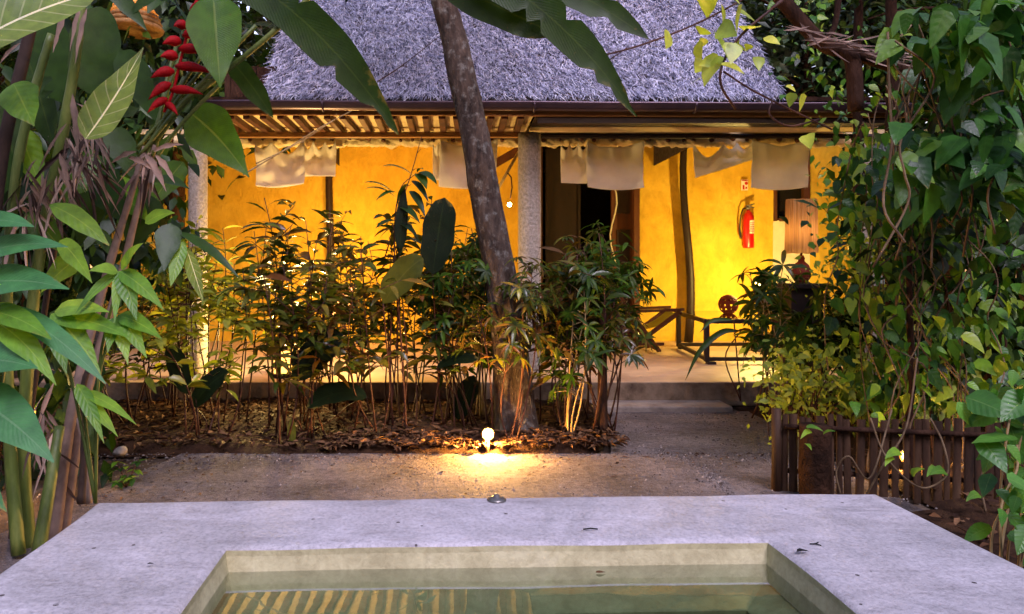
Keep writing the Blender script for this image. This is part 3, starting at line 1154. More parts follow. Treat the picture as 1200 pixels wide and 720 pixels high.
# sling chair with a yellow green canvas
def chair():
    Y0, Y1 = -.3, .3
    t = empty('folding_chair', (0, 0, 0), 'folding wooden sling chair with yellow green canvas left of the low table', 'chair')
    for Y in (Y0, Y1):
        b = MB()
        a = Vector((2.72, Y, FLOOR + .56)); c_ = Vector((2.02, Y, FLOOR + .04))
        b.bar(c_, a, .035, .055)
        b.build('leg', M['wood'], t, smooth=False, bevel=.004)
        b = MB()
        Yi = Y + (.04 if Y == Y0 else -.04)
        b.bar(Vector((2.45, Yi, FLOOR + .03)), Vector((1.72, Yi, FLOOR + 1.03)), .035, .055)
        b.build('back_leg', M['wood'], t, smooth=False, bevel=.004)
        b = MB()
        b.bar(Vector((1.92, Y - .04, FLOOR + .55)), Vector((2.75, Y - .04, FLOOR + .585)), .05, .035)
        b.build('armrest', M['wood'], t, smooth=False, bevel=.004)
        b = MB()
        b.bar(Vector((1.85, Y, FLOOR + .13)), Vector((2.5, Y, FLOOR + .13)), .03, .04)
        b.build('rail', M['wood'], t, smooth=False, bevel=.004)
    for x_, z_ in ((2.71, .55), (1.73, 1.02), (2.44, .05), (2.05, .06)):
        b = MB()
        b.tube([(x_, Y0 - .03, FLOOR + z_), (x_, Y1 + .03, FLOOR + z_)], .02, 8)
        b.build('crossbar', M['wood'], t)
    b = MB()

    def sling(u, v):
        y = Y0 + .05 + (Y1 - Y0 - .1) * v
        if u < .5:
            q = u / .5
            x_ = 1.74 + .36 * q
            z_ = 1.02 - .66 * q ** .9
        else:
            q = (u - .5) / .5
            x_ = 2.10 + .61 * q
            z_ = .36 + .19 * q ** 1.6 - .07 * math.sin(q * math.pi)
        return Vector((x_, y, FLOOR + z_ - .025 * math.sin(v * math.pi)))
    b.grid(sling, 30, 10)
    b.build('canvas', M['canvas'], t)
    t.location = (.21, 10.0, 0)
    t['o_'] = [.21, 10.0, 0]


chair()
# table lamp with a pleated shade on a stand
lc = P(939, 297, 7.55)
lamp = empty('pleated_lamp', (lc.x, lc.y, FLOOR), 'tall lamp with a pleated cream drum shade on a terracotta base beside the right column', 'lamp')
b = MB()
nU = 120
rows = []
for z_, r_ in ((.0, .148), (.02, .151), (.525, .140), (.545, .136)):
    rows.append([b.pt(lc + Vector(((r_ + .007 * math.sin(a * 22) + .003 * math.sin(a * 9)) * math.cos(a), (r_ + .007 * math.sin(a * 22)) * math.sin(a), z_ + .008 * nz(a * 2, z_)))) for a in [2 * math.pi * i / nU for i in range(nU)]])
for i in range(3):
    for q in range(nU):
        q2 = (q + 1) % nU
        b.f.append((rows[i][q], rows[i][q2], rows[i + 1][q2], rows[i + 1][q]))
b.build('lamp_shade', M['shade'], lamp)
b = MB()
b.tube([(lc.x, lc.y, lc.z - .08), (lc.x, lc.y, lc.z + .2)], .012, 8)
b.lathe((lc.x, lc.y, lc.z - .18), [(.022, .16), (.035, .13), (.03, .10), (.07, .06), (.095, .0), (.09, -.06), (.06, -.11), (.06, -.125)], 20)
b.build('lamp_base', M['terracotta'], lamp)
b = MB()
b.sphere(lc + Vector((0, 0, .22)), .04)
b.build('bulb', emit_mat('lamp_bulb', (1, .6, .2), 9), lamp)
b = MB()
tz = lc.z - .307
b.box((lc.x, lc.y, tz - .025), (.40, .34, .05))
b.box((lc.x, lc.y, (FLOOR + tz - .05) / 2), (.32, .26, tz - .052 - FLOOR))
st = b.build('lamp_pedestal', M['wood_dark'], origin=(lc.x, lc.y, FLOOR), smooth=False, bevel=.005)
tag(st, 'tall narrow dark wooden stand under the pleated lamp', 'pedestal')

# hanging bulb on its slanting pole, left of the middle column
hb = P(597, 240, 8.35)
hl = empty('hanging_lamp', hb, 'small glowing bulb hung on a bowed cord from a slanting bamboo pole', 'lamp')
b = MB()
b.tube([P(608, 178, 8.4), P(582, 224, 8.4)], .017, 8)
b.build('bamboo_pole', M['stem_pale'], hl)
b = MB()
b.tube([P(595, 203, 8.38), P(599, 208, 8.36), P(600, 220, 8.36), P(598, 233, 8.35)], .008, 6)
b.build('cord', M['stem_red'], hl)
b = MB()
b.sphere(hb, .024)
b.build('bulb', emit_mat('hanging_bulb', (1, .66, .25), 26), hl)
b = MB()
b.bar(P(570, 198, 9.6), P(608, 176, 9.6), .06, .10)
o = b.build('wooden_brace', M['wood'], origin=P(590, 187, 9.6), smooth=False)
tag(o, 'slanting brown brace under the ceiling left of the middle column', 'brace')

# lantern on the floor of the left bay, and a shaded lamp behind the thicket
def lamp_light(parent, z, energy, col, size=.06):
    ld = bpy.data.lights.new('lamp_light', 'POINT')
    ld.energy = energy
    ld.color = col
    ld.shadow_soft_size = size
    o = bpy.data.objects.new('lamp_light', ld)
    COL.objects.link(o)
    o.parent = parent
    o.location = (0, 0, z)


def floor_lantern(c, w, h, strength, lab, name='floor_lantern', cat='lantern'):
    t = empty(name, c, lab, cat)
    b = MB()
    b.box(c + Vector((0, 0, .02)), (w, w, .04))
    b.box(c + Vector((0, 0, h + .055)), (w * 1.05, w * 1.05, .03))
    for dx in (-1, 1):
        for dy in (-1, 1):
            b.box(c + Vector((dx * w * .46, dy * w * .46, h / 2 + .04)), (.018, .018, h))
    b.build('frame', M['wood_dark'], t, smooth=False)
    b = MB()
    b.box(c + Vector((0, 0, h / 2 + .042)), (w * .82, w * .82, h - .01))
    b.build('glowing_shade', emit_mat(name + '_glow', (1, .42, .08), strength), t, smooth=False)
    lamp_light(t, h + .16, 62, (1, .66, .22))


c = P(336, 432, 7.68)
c.z = FLOOR
floor_lantern(c, .26, .26, 1.1, 'square glowing lantern standing on the terrace floor behind the thicket on the left')
c = P(403, 372, 10.2)
c.z = FLOOR
t_ = empty('paper_lamp', c, 'tall glowing paper lamp seen through the dark leaves of the thicket', 'lamp')
b = MB()
b.lathe(c, [(.14, .0), (.14, .03), (.03, .05), (.03, .35)], 16)
b.build('lamp_base', M['wood_dark'], t_)
b = MB()
b.lathe(c, [(.05, .36), (.17, .38), (.19, .60), (.16, .84), (.05, .86)], 20)
b.build('lamp_shade', emit_mat('paper_glow', (1, .30, .08), 2.2), t_)
lamp_light(t_, 1.35, 25, (1, .58, .15), .1)

# slim floor lamp lighting the right wall, mostly hidden by the umbrella plants
uc = P(889, 402, 10.05)
uc.z = FLOOR
ul = empty('floor_lamp', uc, 'slim dark floor lamp behind the plants, its bulb lighting the bright right wall', 'lamp')
b = MB()
b.lathe(uc, [(.10, 0), (.10, .015), (.012, .03), (.012, .84), (.03, .86), (.034, .89)], 16)
b.build('lamp_stand', M['wood_dark'], ul)
b = MB()
b.sphere(uc + Vector((0, 0, .93)), .04)
b.build('bulb', emit_mat('floor_lamp_bulb', (1, .67, .17), 860), ul)

# garden spotlights
def spotlight(c, h, strength, lab, r_=.026):
    t = empty('garden_light', c, lab, 'garden light')
    b = MB()
    b.tube([c + Vector((0, .02, -.03)), c + Vector((0, .02, h - .02))], .012, 8)
    b.lathe(c + Vector((0, .030, h)), [(.045, -.012), (.046, -.004), (.030, .02), (.018, .045)], 14, (0, 1, 0))
    b.build('stake', M['stem_pale'], t)
    b = MB()
    b.sphere(c + Vector((0, -.0, h)), r_)
    b.build('bulb', emit_mat('garden_bulb', (1, .50, .11), strength), t)


c = G(572, 533, .0)
spotlight(c, .145, 1750, 'small bare glowing garden light on a stake at the front edge of the bed', .029)
c = Vector((-2.55, 4.4, 0))
spotlight(c, .5, 170, 'garden light hidden among the stalks of the heliconia clump on the left', .03)
c = Vector((2.95, 4.85, 0))
spotlight(c, .12, 170, 'garden light hidden in the shrubs behind the bamboo fence', .03)

# ================================================================ PLANTS
def rv(s=1.0):
    return Vector((random.uniform(-s, s), random.uniform(-s, s), random.uniform(-s, s)))


def rdir(zmin=-.4, zmax=.7):
    a = random.uniform(0, 2 * math.pi)
    z = random.uniform(zmin, zmax)
    h = math.sqrt(max(0, 1 - z * z))
    return Vector((h * math.cos(a), h * math.sin(a), z))


def curve(a, b_, n, bow):
    a, b_ = Vector(a), Vector(b_)
    return [a.lerp(b_, i / n) + Vector(bow) * 4 * (i / n) * (1 - i / n) for i in range(n + 1)]


def spline(ctrl, n=6):
    c = [Vector(p) for p in ctrl]
    c = [c[0] * 2 - c[1]] + c + [c[-1] * 2 - c[-2]]
    out = []
    for i in range(1, len(c) - 2):
        for q in range(n):
            t = q / n
            p0, p1, p2, p3 = c[i - 1], c[i], c[i + 1], c[i + 2]
            out.append(.5 * ((2 * p1) + (p2 - p0) * t + (2 * p0 - 5 * p1 + 4 * p2 - p3) * t * t + (3 * p1 - p0 - 3 * p2 + p3) * t ** 3))
    out.append(c[-2])
    return out


# ---- leaf litter on the bed and round the walkway
b = MB()
for i in range(5200):
    y = random.uniform(5.42, 7.28)
    x = random.uniform(-4.2, 1.25)
    if random.random() < .25:
        x, y = random.uniform(-1.0, 1.2), random.uniform(5.4, 5.75)
    b.leaf((x, y, .055 + .05 * nz(x * 1.3, y * 1.3) + .03 * nz(x * 5, y * 5) + random.uniform(0, .03)), rdir(-.15, .2), Vector((0, 0, 1)) + rv(.45), random.uniform(.035, .11), random.uniform(.012, .042), random.choice(['ovate', 'lance']), random.uniform(-.2, .6), random.uniform(.1, .9), 3, .1)
for i in range(900):
    x, y = random.uniform(2.75, 5.5), random.uniform(2.6, 7.2)
    b.leaf((x, y, .06 + .05 * nz(x * 1.3, y * 1.3) + random.uniform(0, .02)), rdir(-.1, .3), Vector((0, 0, 1)) + rv(.4), random.uniform(.05, .12), random.uniform(.02, .045), 'ovate', .3, .4, 3, .1)
for i in range(260):
    x, y = random.uniform(1.75, 2.7), random.uniform(1.6, 4.0)
    b.leaf((x, y, .03 + random.uniform(0, .03)), rdir(-.1, .3), Vector((0, 0, 1)) + rv(.5), random.uniform(.04, .10), random.uniform(.02, .04), 'ovate', .3, .4, 3, .1)
for i in range(420):      # stray scraps on the path
    x, y = random.uniform(-2.4, 2.7), random.uniform(3.6, 5.5)
    if random.random() < .6:
        y = 5.42 - abs(random.gauss(0, .16))
    if random.random() < .25:
        x, y = random.uniform(-2.6, -1.5), random.uniform(4.2, 5.6)
    b.leaf((x, y, .012), rdir(-.05, .15), Vector((0, 0, 1)) + rv(.3), random.uniform(.015, .05), random.uniform(.008, .02), 'ovate', .2, .4, 3, .1)
tag(b.build('leaf_litter', M['litter']), kind='stuff')


b = MB()
random.seed(29)
for i in range(5200):
    if random.random() < .7:
        x, y = random.uniform(-2.6, 2.7), random.uniform(3.9, 5.42)
        if random.random() < .4:
            y = 5.42 - abs(random.gauss(0, .16))
    else:
        x, y = random.uniform(1.2, 2.72), random.uniform(5.3, 6.9)
    if random.random() < .12:
        t0 = random.random()
        pa, pb = G(772, 528, 0), G(885, 590, 0)
        x, y = pa.x + (pb.x - pa.x) * t0 + random.gauss(0, .03) + .06 * math.sin(t0 * 5), pa.y + (pb.y - pa.y) * t0 + random.gauss(0, .03)
    r_ = random.uniform(.003, .009) * (1.8 if random.random() < .05 else 1)
    q = [Vector((x + r_ * math.cos(a) * random.uniform(.7, 1.2), y + r_ * math.sin(a) * random.uniform(.7, 1.2), .002)) for a in (0, 1.26, 2.51, 3.77, 5.03)]
    ids = [b.pt(p) for p in q]
    tpt = b.pt((x, y, .004 + r_ * random.uniform(.5, .9)))
    for k_ in range(5):
        b.f.append((ids[k_], ids[(k_ + 1) % 5], tpt))
k = N('path_grit')
M['grit'] = k.done(k.bsdf(k.ramp(k.n("NewGeometry").outputs['Random Per Island'], [(0, srgb('#2c2522')), (.5, srgb('#5f5550')), (.85, srgb('#7d736d')), (1, srgb('#a09690'))]), .9, .2))
tag(b.build('gravel', M['grit']), kind='stuff')


# ---- slender shrubs of the thicket
def slender(h, nst, nleaf, L, W, lm, stem_m='stem_red', spread=.35, low=.42, seed=0, big=0):
    random.seed(seed)
    root = empty('shrub', (0, 0, 0))
    sb, fb = MB(), MB()
    for s_ in range(nst):
        a = random.uniform(0, 6.28)
        r0 = random.uniform(.02, .26)
        hh = h * random.uniform(.66, 1.08)
        top = Vector((math.cos(a) * spread * random.uniform(.2, 1), math.sin(a) * spread * random.uniform(.2, 1) * .7, hh))
        b0 = Vector((math.cos(a) * r0, math.sin(a) * r0, 0))
        pts = curve(b0, top, 8, rv(.13))
        sb.tube(pts, [.0085 - .0055 * i / 8 for i in range(9)], 5)
        nl = nleaf // nst
        tw = []
        for q in range(random.randint(4, 6)):
            t = random.uniform(low, .85)
            k0 = int(t * 8)
            p = pts[k0].lerp(pts[min(8, k0 + 1)], t * 8 - k0)
            e = p + rdir(-.1, .7) * random.uniform(.14, .36)
            sb.tube([p, p.lerp(e, .5) + rv(.01), e], [.005, .004, .002], 4)
            tw.append((p, e))
        for q in range(nl):
            if random.random() < .55 and tw:
                p0, p1 = random.choice(tw)
                p = p0.lerp(p1, random.uniform(.2, 1.0))
                ax = (p1 - p0).normalized()
            else:
                t = low + (1 - low) * random.random() ** .8
                k0 = min(7, int(t * 8))
                p = pts[k0].lerp(pts[k0 + 1], t * 8 - k0)
                ax = Vector((0, 0, 1))
            d = (rdir(-.25, .55) + ax * .35).normalized()
            fb.leaf(p + d * .008, d, Vector((0, 0, 1)) + rv(.7), L * random.uniform(.6, 1.2), W * random.uniform(.7, 1.2), 'lance', random.uniform(.3, 1.3), .3, 4, .06)
    sb.build('stem', M[stem_m], root)
    fb.build('foliage', M[lm], root)
    return root


def umbrella(h, nst, nwh, L, W, lm, seed, spread=.35, low=.5, stem_m='stem_pale', nl=(6, 9)):
    """shrub whose leaves are whorls of leaflets on long stalks"""
    random.seed(seed)
    root = empty('umbrella_shrub', (0, 0, 0))
    sb, fb = MB(), MB()
    for s_ in range(nst):
        a = random.uniform(0, 6.28)
        hh = h * random.uniform(.6, 1.0)
        top = Vector((math.cos(a) * spread * random.uniform(.2, 1), math.sin(a) * spread * random.uniform(.2, 1) * .7, hh))
        pts = curve(Vector((math.cos(a) * random.uniform(.03, .22), math.sin(a) * random.uniform(.03, .2), 0)), top, 8, rv(.13))
        sb.tube(pts, [.0085 - .005 * i / 8 for i in range(9)], 6)
        for q in range(nwh // nst):
            t = low + (1 - low) * random.random() ** .7
            k0 = min(7, int(t * 8))
            p = pts[k0].lerp(pts[k0 + 1], t * 8 - k0)
            d = rdir(-.05, .8)
            e = p + d * random.uniform(.08, .26)
            sb.tube([p, p.lerp(e, .5) + Vector((0, 0, .02)), e], [.004, .003, .0025], 4)
            ax = (d + Vector((0, 0, .5)) + Vector((0, -.25, 0))).normalized()
            u = ax.cross(Vector((.3, .5, .7))).normalized()
            v = ax.cross(u)
            n = random.randint(*nl)
            o_ = random.random() * 6
            sc = random.uniform(.7, 1.15)
            for w in range(n):
                an = o_ + 2 * math.pi * w / n + random.uniform(-.35, .35)
                dd = (u * math.cos(an) + v * math.sin(an)) + ax * .22
                fb.leaf(e, dd, ax, L * sc * random.uniform(.6, 1.2), W * sc * random.uniform(.8, 1.25), 'lance', random.uniform(.4, 1.7), .25, 5, .05)
    sb.build('stem', M[stem_m], root)
    fb.build('foliage', M[lm], root)
    return root


protos = {
    'thin': [slender(1.9, 7, 270, .21, .056, 'lf_shrub', seed=11, spread=.55), slender(1.75, 7, 250, .22, .058, 'lf_shrub', seed=12, spread=.6), slender(1.55, 7, 240, .19, .052, 'lf_shrub', seed=13, spread=.5)],
    'gold': [slender(1.85, 7, 240, .19, .056, 'lf_gold', seed=21, spread=.55), slender(1.5, 6, 210, .17, .052, 'lf_gold', seed=22, spread=.5)],
    'umb': [umbrella(1.72, 6, 66, .14, .028, 'lf_palm', 31, spread=.5, low=.55, stem_m='stem_red'), umbrella(1.55, 6, 66, .15, .030, 'lf_shrub', 32, spread=.55, low=.58, stem_m='stem_red'), umbrella(1.25, 5, 60, .13, .027, 'lf_palm', 33, spread=.5)],
}
used = set()
GRP = {'thin': 'thin stemmed shrubs of the thicket', 'gold': 'golden leaved shrubs of the thicket', 'umb': 'umbrella leaved shrubs of the bed'}


def plant(kind, var, px, Y, scale, rz, label, z=.03):
    pr = protos[kind][var]
    o = pr if (kind, var) not in used else copy_tree(pr)
    used.add((kind, var))
    x = (px - CX) / FPX * Y
    o.location = (x, Y, z)
    o.rotation_euler = (0, 0, rz)
    o.scale = (scale,) * 3
    return tag(o, label, 'shrub', GRP[kind])


for kind, var, px, Y, sc, rz, lab in [
        ('gold', 1, 150, 6.3, .95, .3, 'low golden green shrub just right of the heliconia clump stalks'),
        ('gold', 0, 205, 6.6, 1.02, 1.1, 'golden green shrub in front of the left veranda column'),
        ('gold', 0, 262, 6.2, 1.0, 2.9, 'tall golden shrub below the swagged cream cloth'),
        ('gold', 1, 238, 5.75, .98, 4.1, 'short golden shrub at the front of the bed on the left'),
        ('thin', 1, 325, 6.0, 1.0, 2.2, 'dark shrub in front of the glowing floor lantern'),
        ('thin', 2, 352, 5.7, 1.05, 5.0, 'low dark shrub at the front edge right of the floor lantern'),
        ('thin', 1, 372, 6.8, 1.0, 3.3, 'dark shrub in front of the straight dark wall post'),
        ('thin', 2, 425, 6.6, 1.05, .9, 'dark shrub right of the paper lamp, below the bare ochre wall'),
        ('thin', 1, 448, 5.9, .95, 4.4, 'dark shrub behind the upright yellowish paddle leaf'),
        ('thin', 0, 478, 6.5, .97, 2.6, 'tall dark shrub left of the big upright paddle leaf'),
        ('thin', 2, 515, 6.1, 1.02, 3.8, 'dark shrub around the foot of the upright dark paddle leaf'),
        ('thin', 1, 545, 6.7, .9, 5.5, 'dark shrub just left of the lichened tree trunk'),
        ('thin', 2, 185, 7.0, .95, 1.9, 'dark shrub against the terrace edge at the far left'),
        ('umb', 0, 566, 6.1, .95, .5, 'umbrella leaved shrub just left behind the lichened trunk, above the garden light'),
        ('umb', 1, 650, 6.1, 1.04, 2.0, 'umbrella leaved shrub at the foot of the middle column'),
        ('umb', 0, 692, 6.4, 1.0, 3.5, 'umbrella leaved shrub in front of the dark doorway'),
        ('umb', 2, 648, 5.7, 1.0, 5.1, 'low umbrella shrub at the front of the bed right of the garden light'),
        ('umb', 1, 715, 6.0, .88, 4.2, 'umbrella shrub at the right end of the bed beside the walkway'),
        ('umb', 1, 592, 5.62, .92, 1.9, 'umbrella leaved shrub whose leaves cover the middle of the lichened trunk'),
        ('thin', 2, 664, 5.9, .98, 2.7, 'dark thin leaved shrub in front of the umbrella shrubs near the walkway'),
        ('umb', 2, 575, 6.5, 1.2, 1.2, 'umbrella leaved shrub just behind the lichened trunk')]:
    plant(kind, var, px, Y, sc, rz, lab)

# thin dark post like trunk at the right end of the bed
random.seed(5)
t = empty('young_tree', P(706, 520, 5.9).to_tuple()[:2] + (.03,), 'young tree with a straight dark trunk at the right end of the bed', 'tree')
t['o_'] = [t.location.x, t.location.y, .03]
b = MB()
x0 = t.location.x
tp = [(x0 + .012 * nz(i, 3), 5.9 + .01 * nz(i, 7), .0 + i * .12) for i in range(11)]
b.tube(tp, [.042 - .0012 * i for i in range(11)], 10)
b.build('trunk', M['dark_bark'], t)
b = MB()
for i in range(110):
    a = Vector(tp[-1]) + Vector((random.gauss(0, .16), random.gauss(0, .12), random.gauss(.1, .14)))
    b.leaf(a, rdir(-.4, .4), Vector((0, -.3, 1)) + rv(.4), random.uniform(.1, .17), .034, 'lance', .8, .25, 4)
b.build('crown', M['lf_palm'], t)


# ---- broad paddle leaves standing in the thicket (one plant each)
def paddle(name, px, a, b_, wpx, lm, lab, bow=.05, nrm=(0, -1, .25), prof='oblong'):
    a, b_ = (a[0], a[1], a[2] + .25), (b_[0], b_[1], b_[2] + .25)
    A = P(*a)
    foot = Vector(((px - CX) / FPX * a[2], a[2] + .05, .03))
    t = empty('paddle_plant', foot, lab, 'plant')
    sb, fb = MB(), MB()
    sb.tube(spline([foot, foot.lerp(A, .35) + Vector((.05, .03, .02)), foot.lerp(A, .7) + Vector((.02, .03, .03)), A], 6), .0055, 6)
    fb.pleaf(a, b_, wpx, prof, bow, nrm, 14, .15, .05)
    sb.build('stem', M['stem_red'], t)
    fb.build('leaf', M[lm], t)


paddle('p', 505, (507, 322, 5.62), (521, 232, 5.6), 38, 'lf_oblong', 'plant with one big upright dark green paddle leaf in the middle of the thicket')
paddle('p', 448, (449, 356, 5.55), (496, 303, 5.5), 34, 'lf_olive', 'plant with a tilted yellowish paddle leaf left of the upright dark one', .1)
paddle('p', 470, (468, 300, 5.6), (474, 216, 5.6), 15, 'lf_oblong', 'plant with a narrow dark upright leaf above the yellowish paddle leaf', .02, (0, -1, .2), 'lance')
paddle('p', 215, (219, 462, 5.5), (199, 403, 5.45), 24, 'lf_oblong', 'plant with a drooping dark oval leaf at the left of the thicket', .05)
paddle('p', 365, (345, 447, 5.5), (402, 392, 5.55), 36, 'lf_oblong', 'plant with a folded dark leaf right of the floor lantern', .1, (.3, -1, .3))
paddle('p', 350, (430, 466, 5.5), (360, 478, 5.4), 40, 'lf_oblong', 'plant with a wide dark leaf lying over the litter', .15, (0, -.5, 1))
paddle('p', 545, (512, 431, 5.6), (562, 424, 5.5), 20, 'lf_oblong', 'plant with a horizontal curled dark leaf left of the garden light', .12, (0, -.7, 1))
paddle('p', 545, (536, 492, 6.0), (556, 440, 5.95), 24, 'lf_oblong', 'plant with an upright dark leaf rising behind the garden light', .03)
paddle('p', 235, (225, 478, 5.55), (268, 436, 5.5), 26, 'lf_oblong', 'plant with a dark leaf twisted over the bed at the left', .1, (.2, -.8, .6))
paddle('p', 344, (342, 490, 5.48), (342, 534, 5.42), 10, 'lf_olive', 'plant with a small yellow green leaf hanging at the front of the bed', 0, (0, -1, .1))

# tall shoot with long narrow leaves against the ochre wall
t = empty('shrub', P(478, 540, 5.9), 'tall shoot with long narrow leaves spread against the bare ochre wall', 'shrub')
sb, fb = MB(), MB()
st = spline([P(478, 530, 5.9), P(470, 400, 5.9), P(462, 290, 5.9), P(468, 225, 5.9), P(488, 203, 5.9)], 6)
sb.tube(st, [.010 - .0003 * i for i in range(len(st))], 6)
for a, e, w in [((462, 228), (427, 214), 9), ((464, 232), (428, 221), 8), ((466, 226), (441, 235), 8), ((485, 207), (448, 195), 8), ((489, 203), (512, 216), 12), ((488, 204), (500, 222), 13),
                ((482, 212), (502, 237), 9), ((480, 224), (498, 254), 11), ((466, 242), (492, 262), 11), ((466, 240), (478, 215), 12), ((489, 202), (496, 199), 5), ((465, 260), (440, 268), 9), ((466, 262), (490, 280), 9)]:
    fb.pleaf((a[0], a[1], 5.9), (e[0], e[1], 5.75), w, 'lance', .12, (0, -.5, 1), 8, .25, .05)
sb.build('stem', M['stem_red'], t)
fb.build('foliage', M['lf_dark'], t)
# bare twig rising to the cornice, diagonal dry stalks in front of the veranda
for ctrl, r_, lab in [
        ([P(450, 305, 6.2), P(470, 240, 6.2), P(483, 200, 6.2), P(494, 160, 6.2)], .006, 'bare thin twig rising to the cornice in front of the ochre wall'),
        ([P(285, 205, 6.0), P(340, 172, 6.1), P(375, 150, 6.1), P(412, 130, 6.1)], .007, 'pale dry stalk slanting across the eave on the left'),
        ([P(300, 192, 5.9), P(350, 168, 6.0), P(390, 142, 6.0)], .005, 'thinner pale dry stalk just left of the long slanting one'),
        ([P(442, 96, 6.3), P(470, 78, 6.3), P(512, 45, 6.3)], .006, 'thin bare twig crossing the thatch left of the tree trunk')]:
    b = MB()
    s_ = spline(ctrl, 6)
    b.tube(s_, [r_ * (1 - .5 * i / len(s_)) for i in range(len(s_))], 5)
    for q in range(3, len(s_) - 1, 3):
        d = rdir(-.2, .8) * random.uniform(.03, .09)
        b.tube([s_[q], s_[q] + d], [r_ * .5, r_ * .25], 4)
    tag(b.build('twig', M['stem_red' if 'bare' in lab else 'stem_pale'], origin=ctrl[0]), lab, 'twig')

# ---- lichened tree
random.seed(9)
tb = Vector(((604 - CX) / FPX * 5.85, 5.85, 0))
tree = empty('lichened_tree', tb, 'leaning tree with lichen patches rising through the thicket past the gutter', 'tree')
b = MB()
ctrl = [tb + Vector((.02, 0, -.05)), P(602, 470, 5.85), P(596, 400, 5.85), P(588, 330, 5.85), P(568, 225, 5.85), P(553, 140, 5.85), P(535, 60, 5.85), P(519, 0, 5.85), P(495, -90, 5.85), P(480, -200, 6.0)]
st = spline(ctrl, 8)
wd = [58, 48, 41, 37, 35, 33, 31, 28, 25, 22]
rad = []
for i in range(len(st)):
    t_ = i / 8
    k0 = min(len(wd) - 2, int(t_))
    rad.append((wd[k0] + (wd[k0 + 1] - wd[k0]) * (t_ - k0)) / FPX * 5.85 / 2)
n = 22
base_i = len(b.v)
b.tube(st, rad, n)
for i, v in enumerate(b.v):
    c_ = st[min(len(st) - 1, i // n)]
    dlt = Vector(v) - c_
    b.v[i] = tuple(c_ + dlt * (1 + .16 * nz(v[0] * 5, v[1] * 5, v[2] * 3) + .07 * nz(v[0] * 18, v[1] * 18, v[2] * 9)))
b.build('trunk', M['bark'], tree)
lb_, cb = MB(), MB()
for i in range(7):
    p0 = st[-1 - i * 2]
    e = p0 + Vector((math.cos(i * 2.1) * 1.3, math.sin(i * 2.1) * .9 + .3, random.uniform(.5, 1.3)))
    s2 = curve(p0, e, 6, (0, 0, .15))
    lb_.tube(s2, [.05 - .006 * q for q in range(7)], 7)
    for q in range(160):
        p = s2[random.randint(2, 6)] + Vector((random.gauss(0, .35), random.gauss(0, .35), random.gauss(.05, .25)))
        cb.leaf(p, rdir(-.5, .4), Vector((0, 0, 1)) + rv(.5), random.uniform(.12, .2), .055, 'ovate', .6, .2, 3)
lb_.build('limb', M['bark'], tree)
cb.build('crown', M['lf_dark'], tree)

# ================================================================ LEFT: heliconia clump
random.seed(17)
hel = empty('heliconia_clump', (-2.05, 3.6, 0), 'tall heliconia clump with leaning stalks, dry husks and large leaves along the left edge', 'plant')
hel['o_'] = [-2.05, 3.6, 0]
sb, hb_, fb, sf, gs = MB(), MB(), MB(), MB(), MB()
# sheathed stalks
for ctrl, r0, r1, kind in [
        ([(62, 640, 3.5), (85, 480, 3.55), (120, 340, 3.6), (150, 240, 3.6), (170, 172, 3.6)], .030, .012, 'h'),
        ([(72, 640, 3.6), (100, 470, 3.65), (140, 330, 3.65), (165, 230, 3.65), (182, 170, 3.6)], .026, .012, 'h'),
        ([(22, 650, 3.45), (12, 520, 3.5), (8, 350, 3.5), (20, 200, 3.5), (40, 110, 3.5), (60, 40, 3.5)], .032, .018, 'g'),
        ([(35, 650, 3.6), (28, 520, 3.6), (42, 330, 3.6), (75, 150, 3.55), (90, 60, 3.5), (98, -30, 3.5)], .034, .020, 'g'),
        ([(-20, 650, 3.3), (-18, 400, 3.3), (0, 200, 3.3), (30, 60, 3.3), (50, -20, 3.3)], .035, .022, 'h'),
        ([(95, 590, 3.4), (99, 520, 3.4), (97, 460, 3.4), (104, 430, 3.4)], .018, .012, 'h'),
        ([(104, 590, 3.5), (100, 540, 3.5), (92, 490, 3.5)], .015, .010, 'h'),
        ([(12, 650, 3.7), (40, 450, 3.8), (70, 260, 3.8), (112, 110, 3.7)], .02, .012, 'h'),
        ([(45, 650, 3.2), (60, 560, 3.3), (70, 500, 3.4)], .03, .022, 'g')]:
    s_ = spline([P(*c_) for c_ in ctrl], 7)
    m_ = len(s_) - 1
    (hb_ if kind == 'h' else gs).tube(s_, [r0 + (r1 - r0) * i / m_ + .003 * nz(i * 1.3, r0 * 90) for i in range(m_ + 1)], 9)
# fan of green petioles
for top in [(228, 25, 3.7), (206, 55, 3.7), (216, 90, 3.65), (244, 74, 3.55), (222, 118, 3.6), (238, 62, 3.6), (252, 82, 3.55), (262, 95, 3.5), (232, 100, 3.7), (275, 60, 3.5), (300, 30, 3.5)]:
    a = P(random.uniform(160, 184), random.uniform(165, 190), 3.6)
    gs.tube(spline([a, a.lerp(P(*top), .5) + Vector((-.012, 0, .01)), P(*top)], 5), [.0095] * 11, 7)
gs.tube(spline([P(228, 112, 3.55), P(300, 55, 3.5), P(350, 10, 3.5), P(385, -30, 3.5)], 6), .014, 8)
hb_.build('sheath', M['husk'], hel)
gs.build('stalk', M['stem_green'], hel)
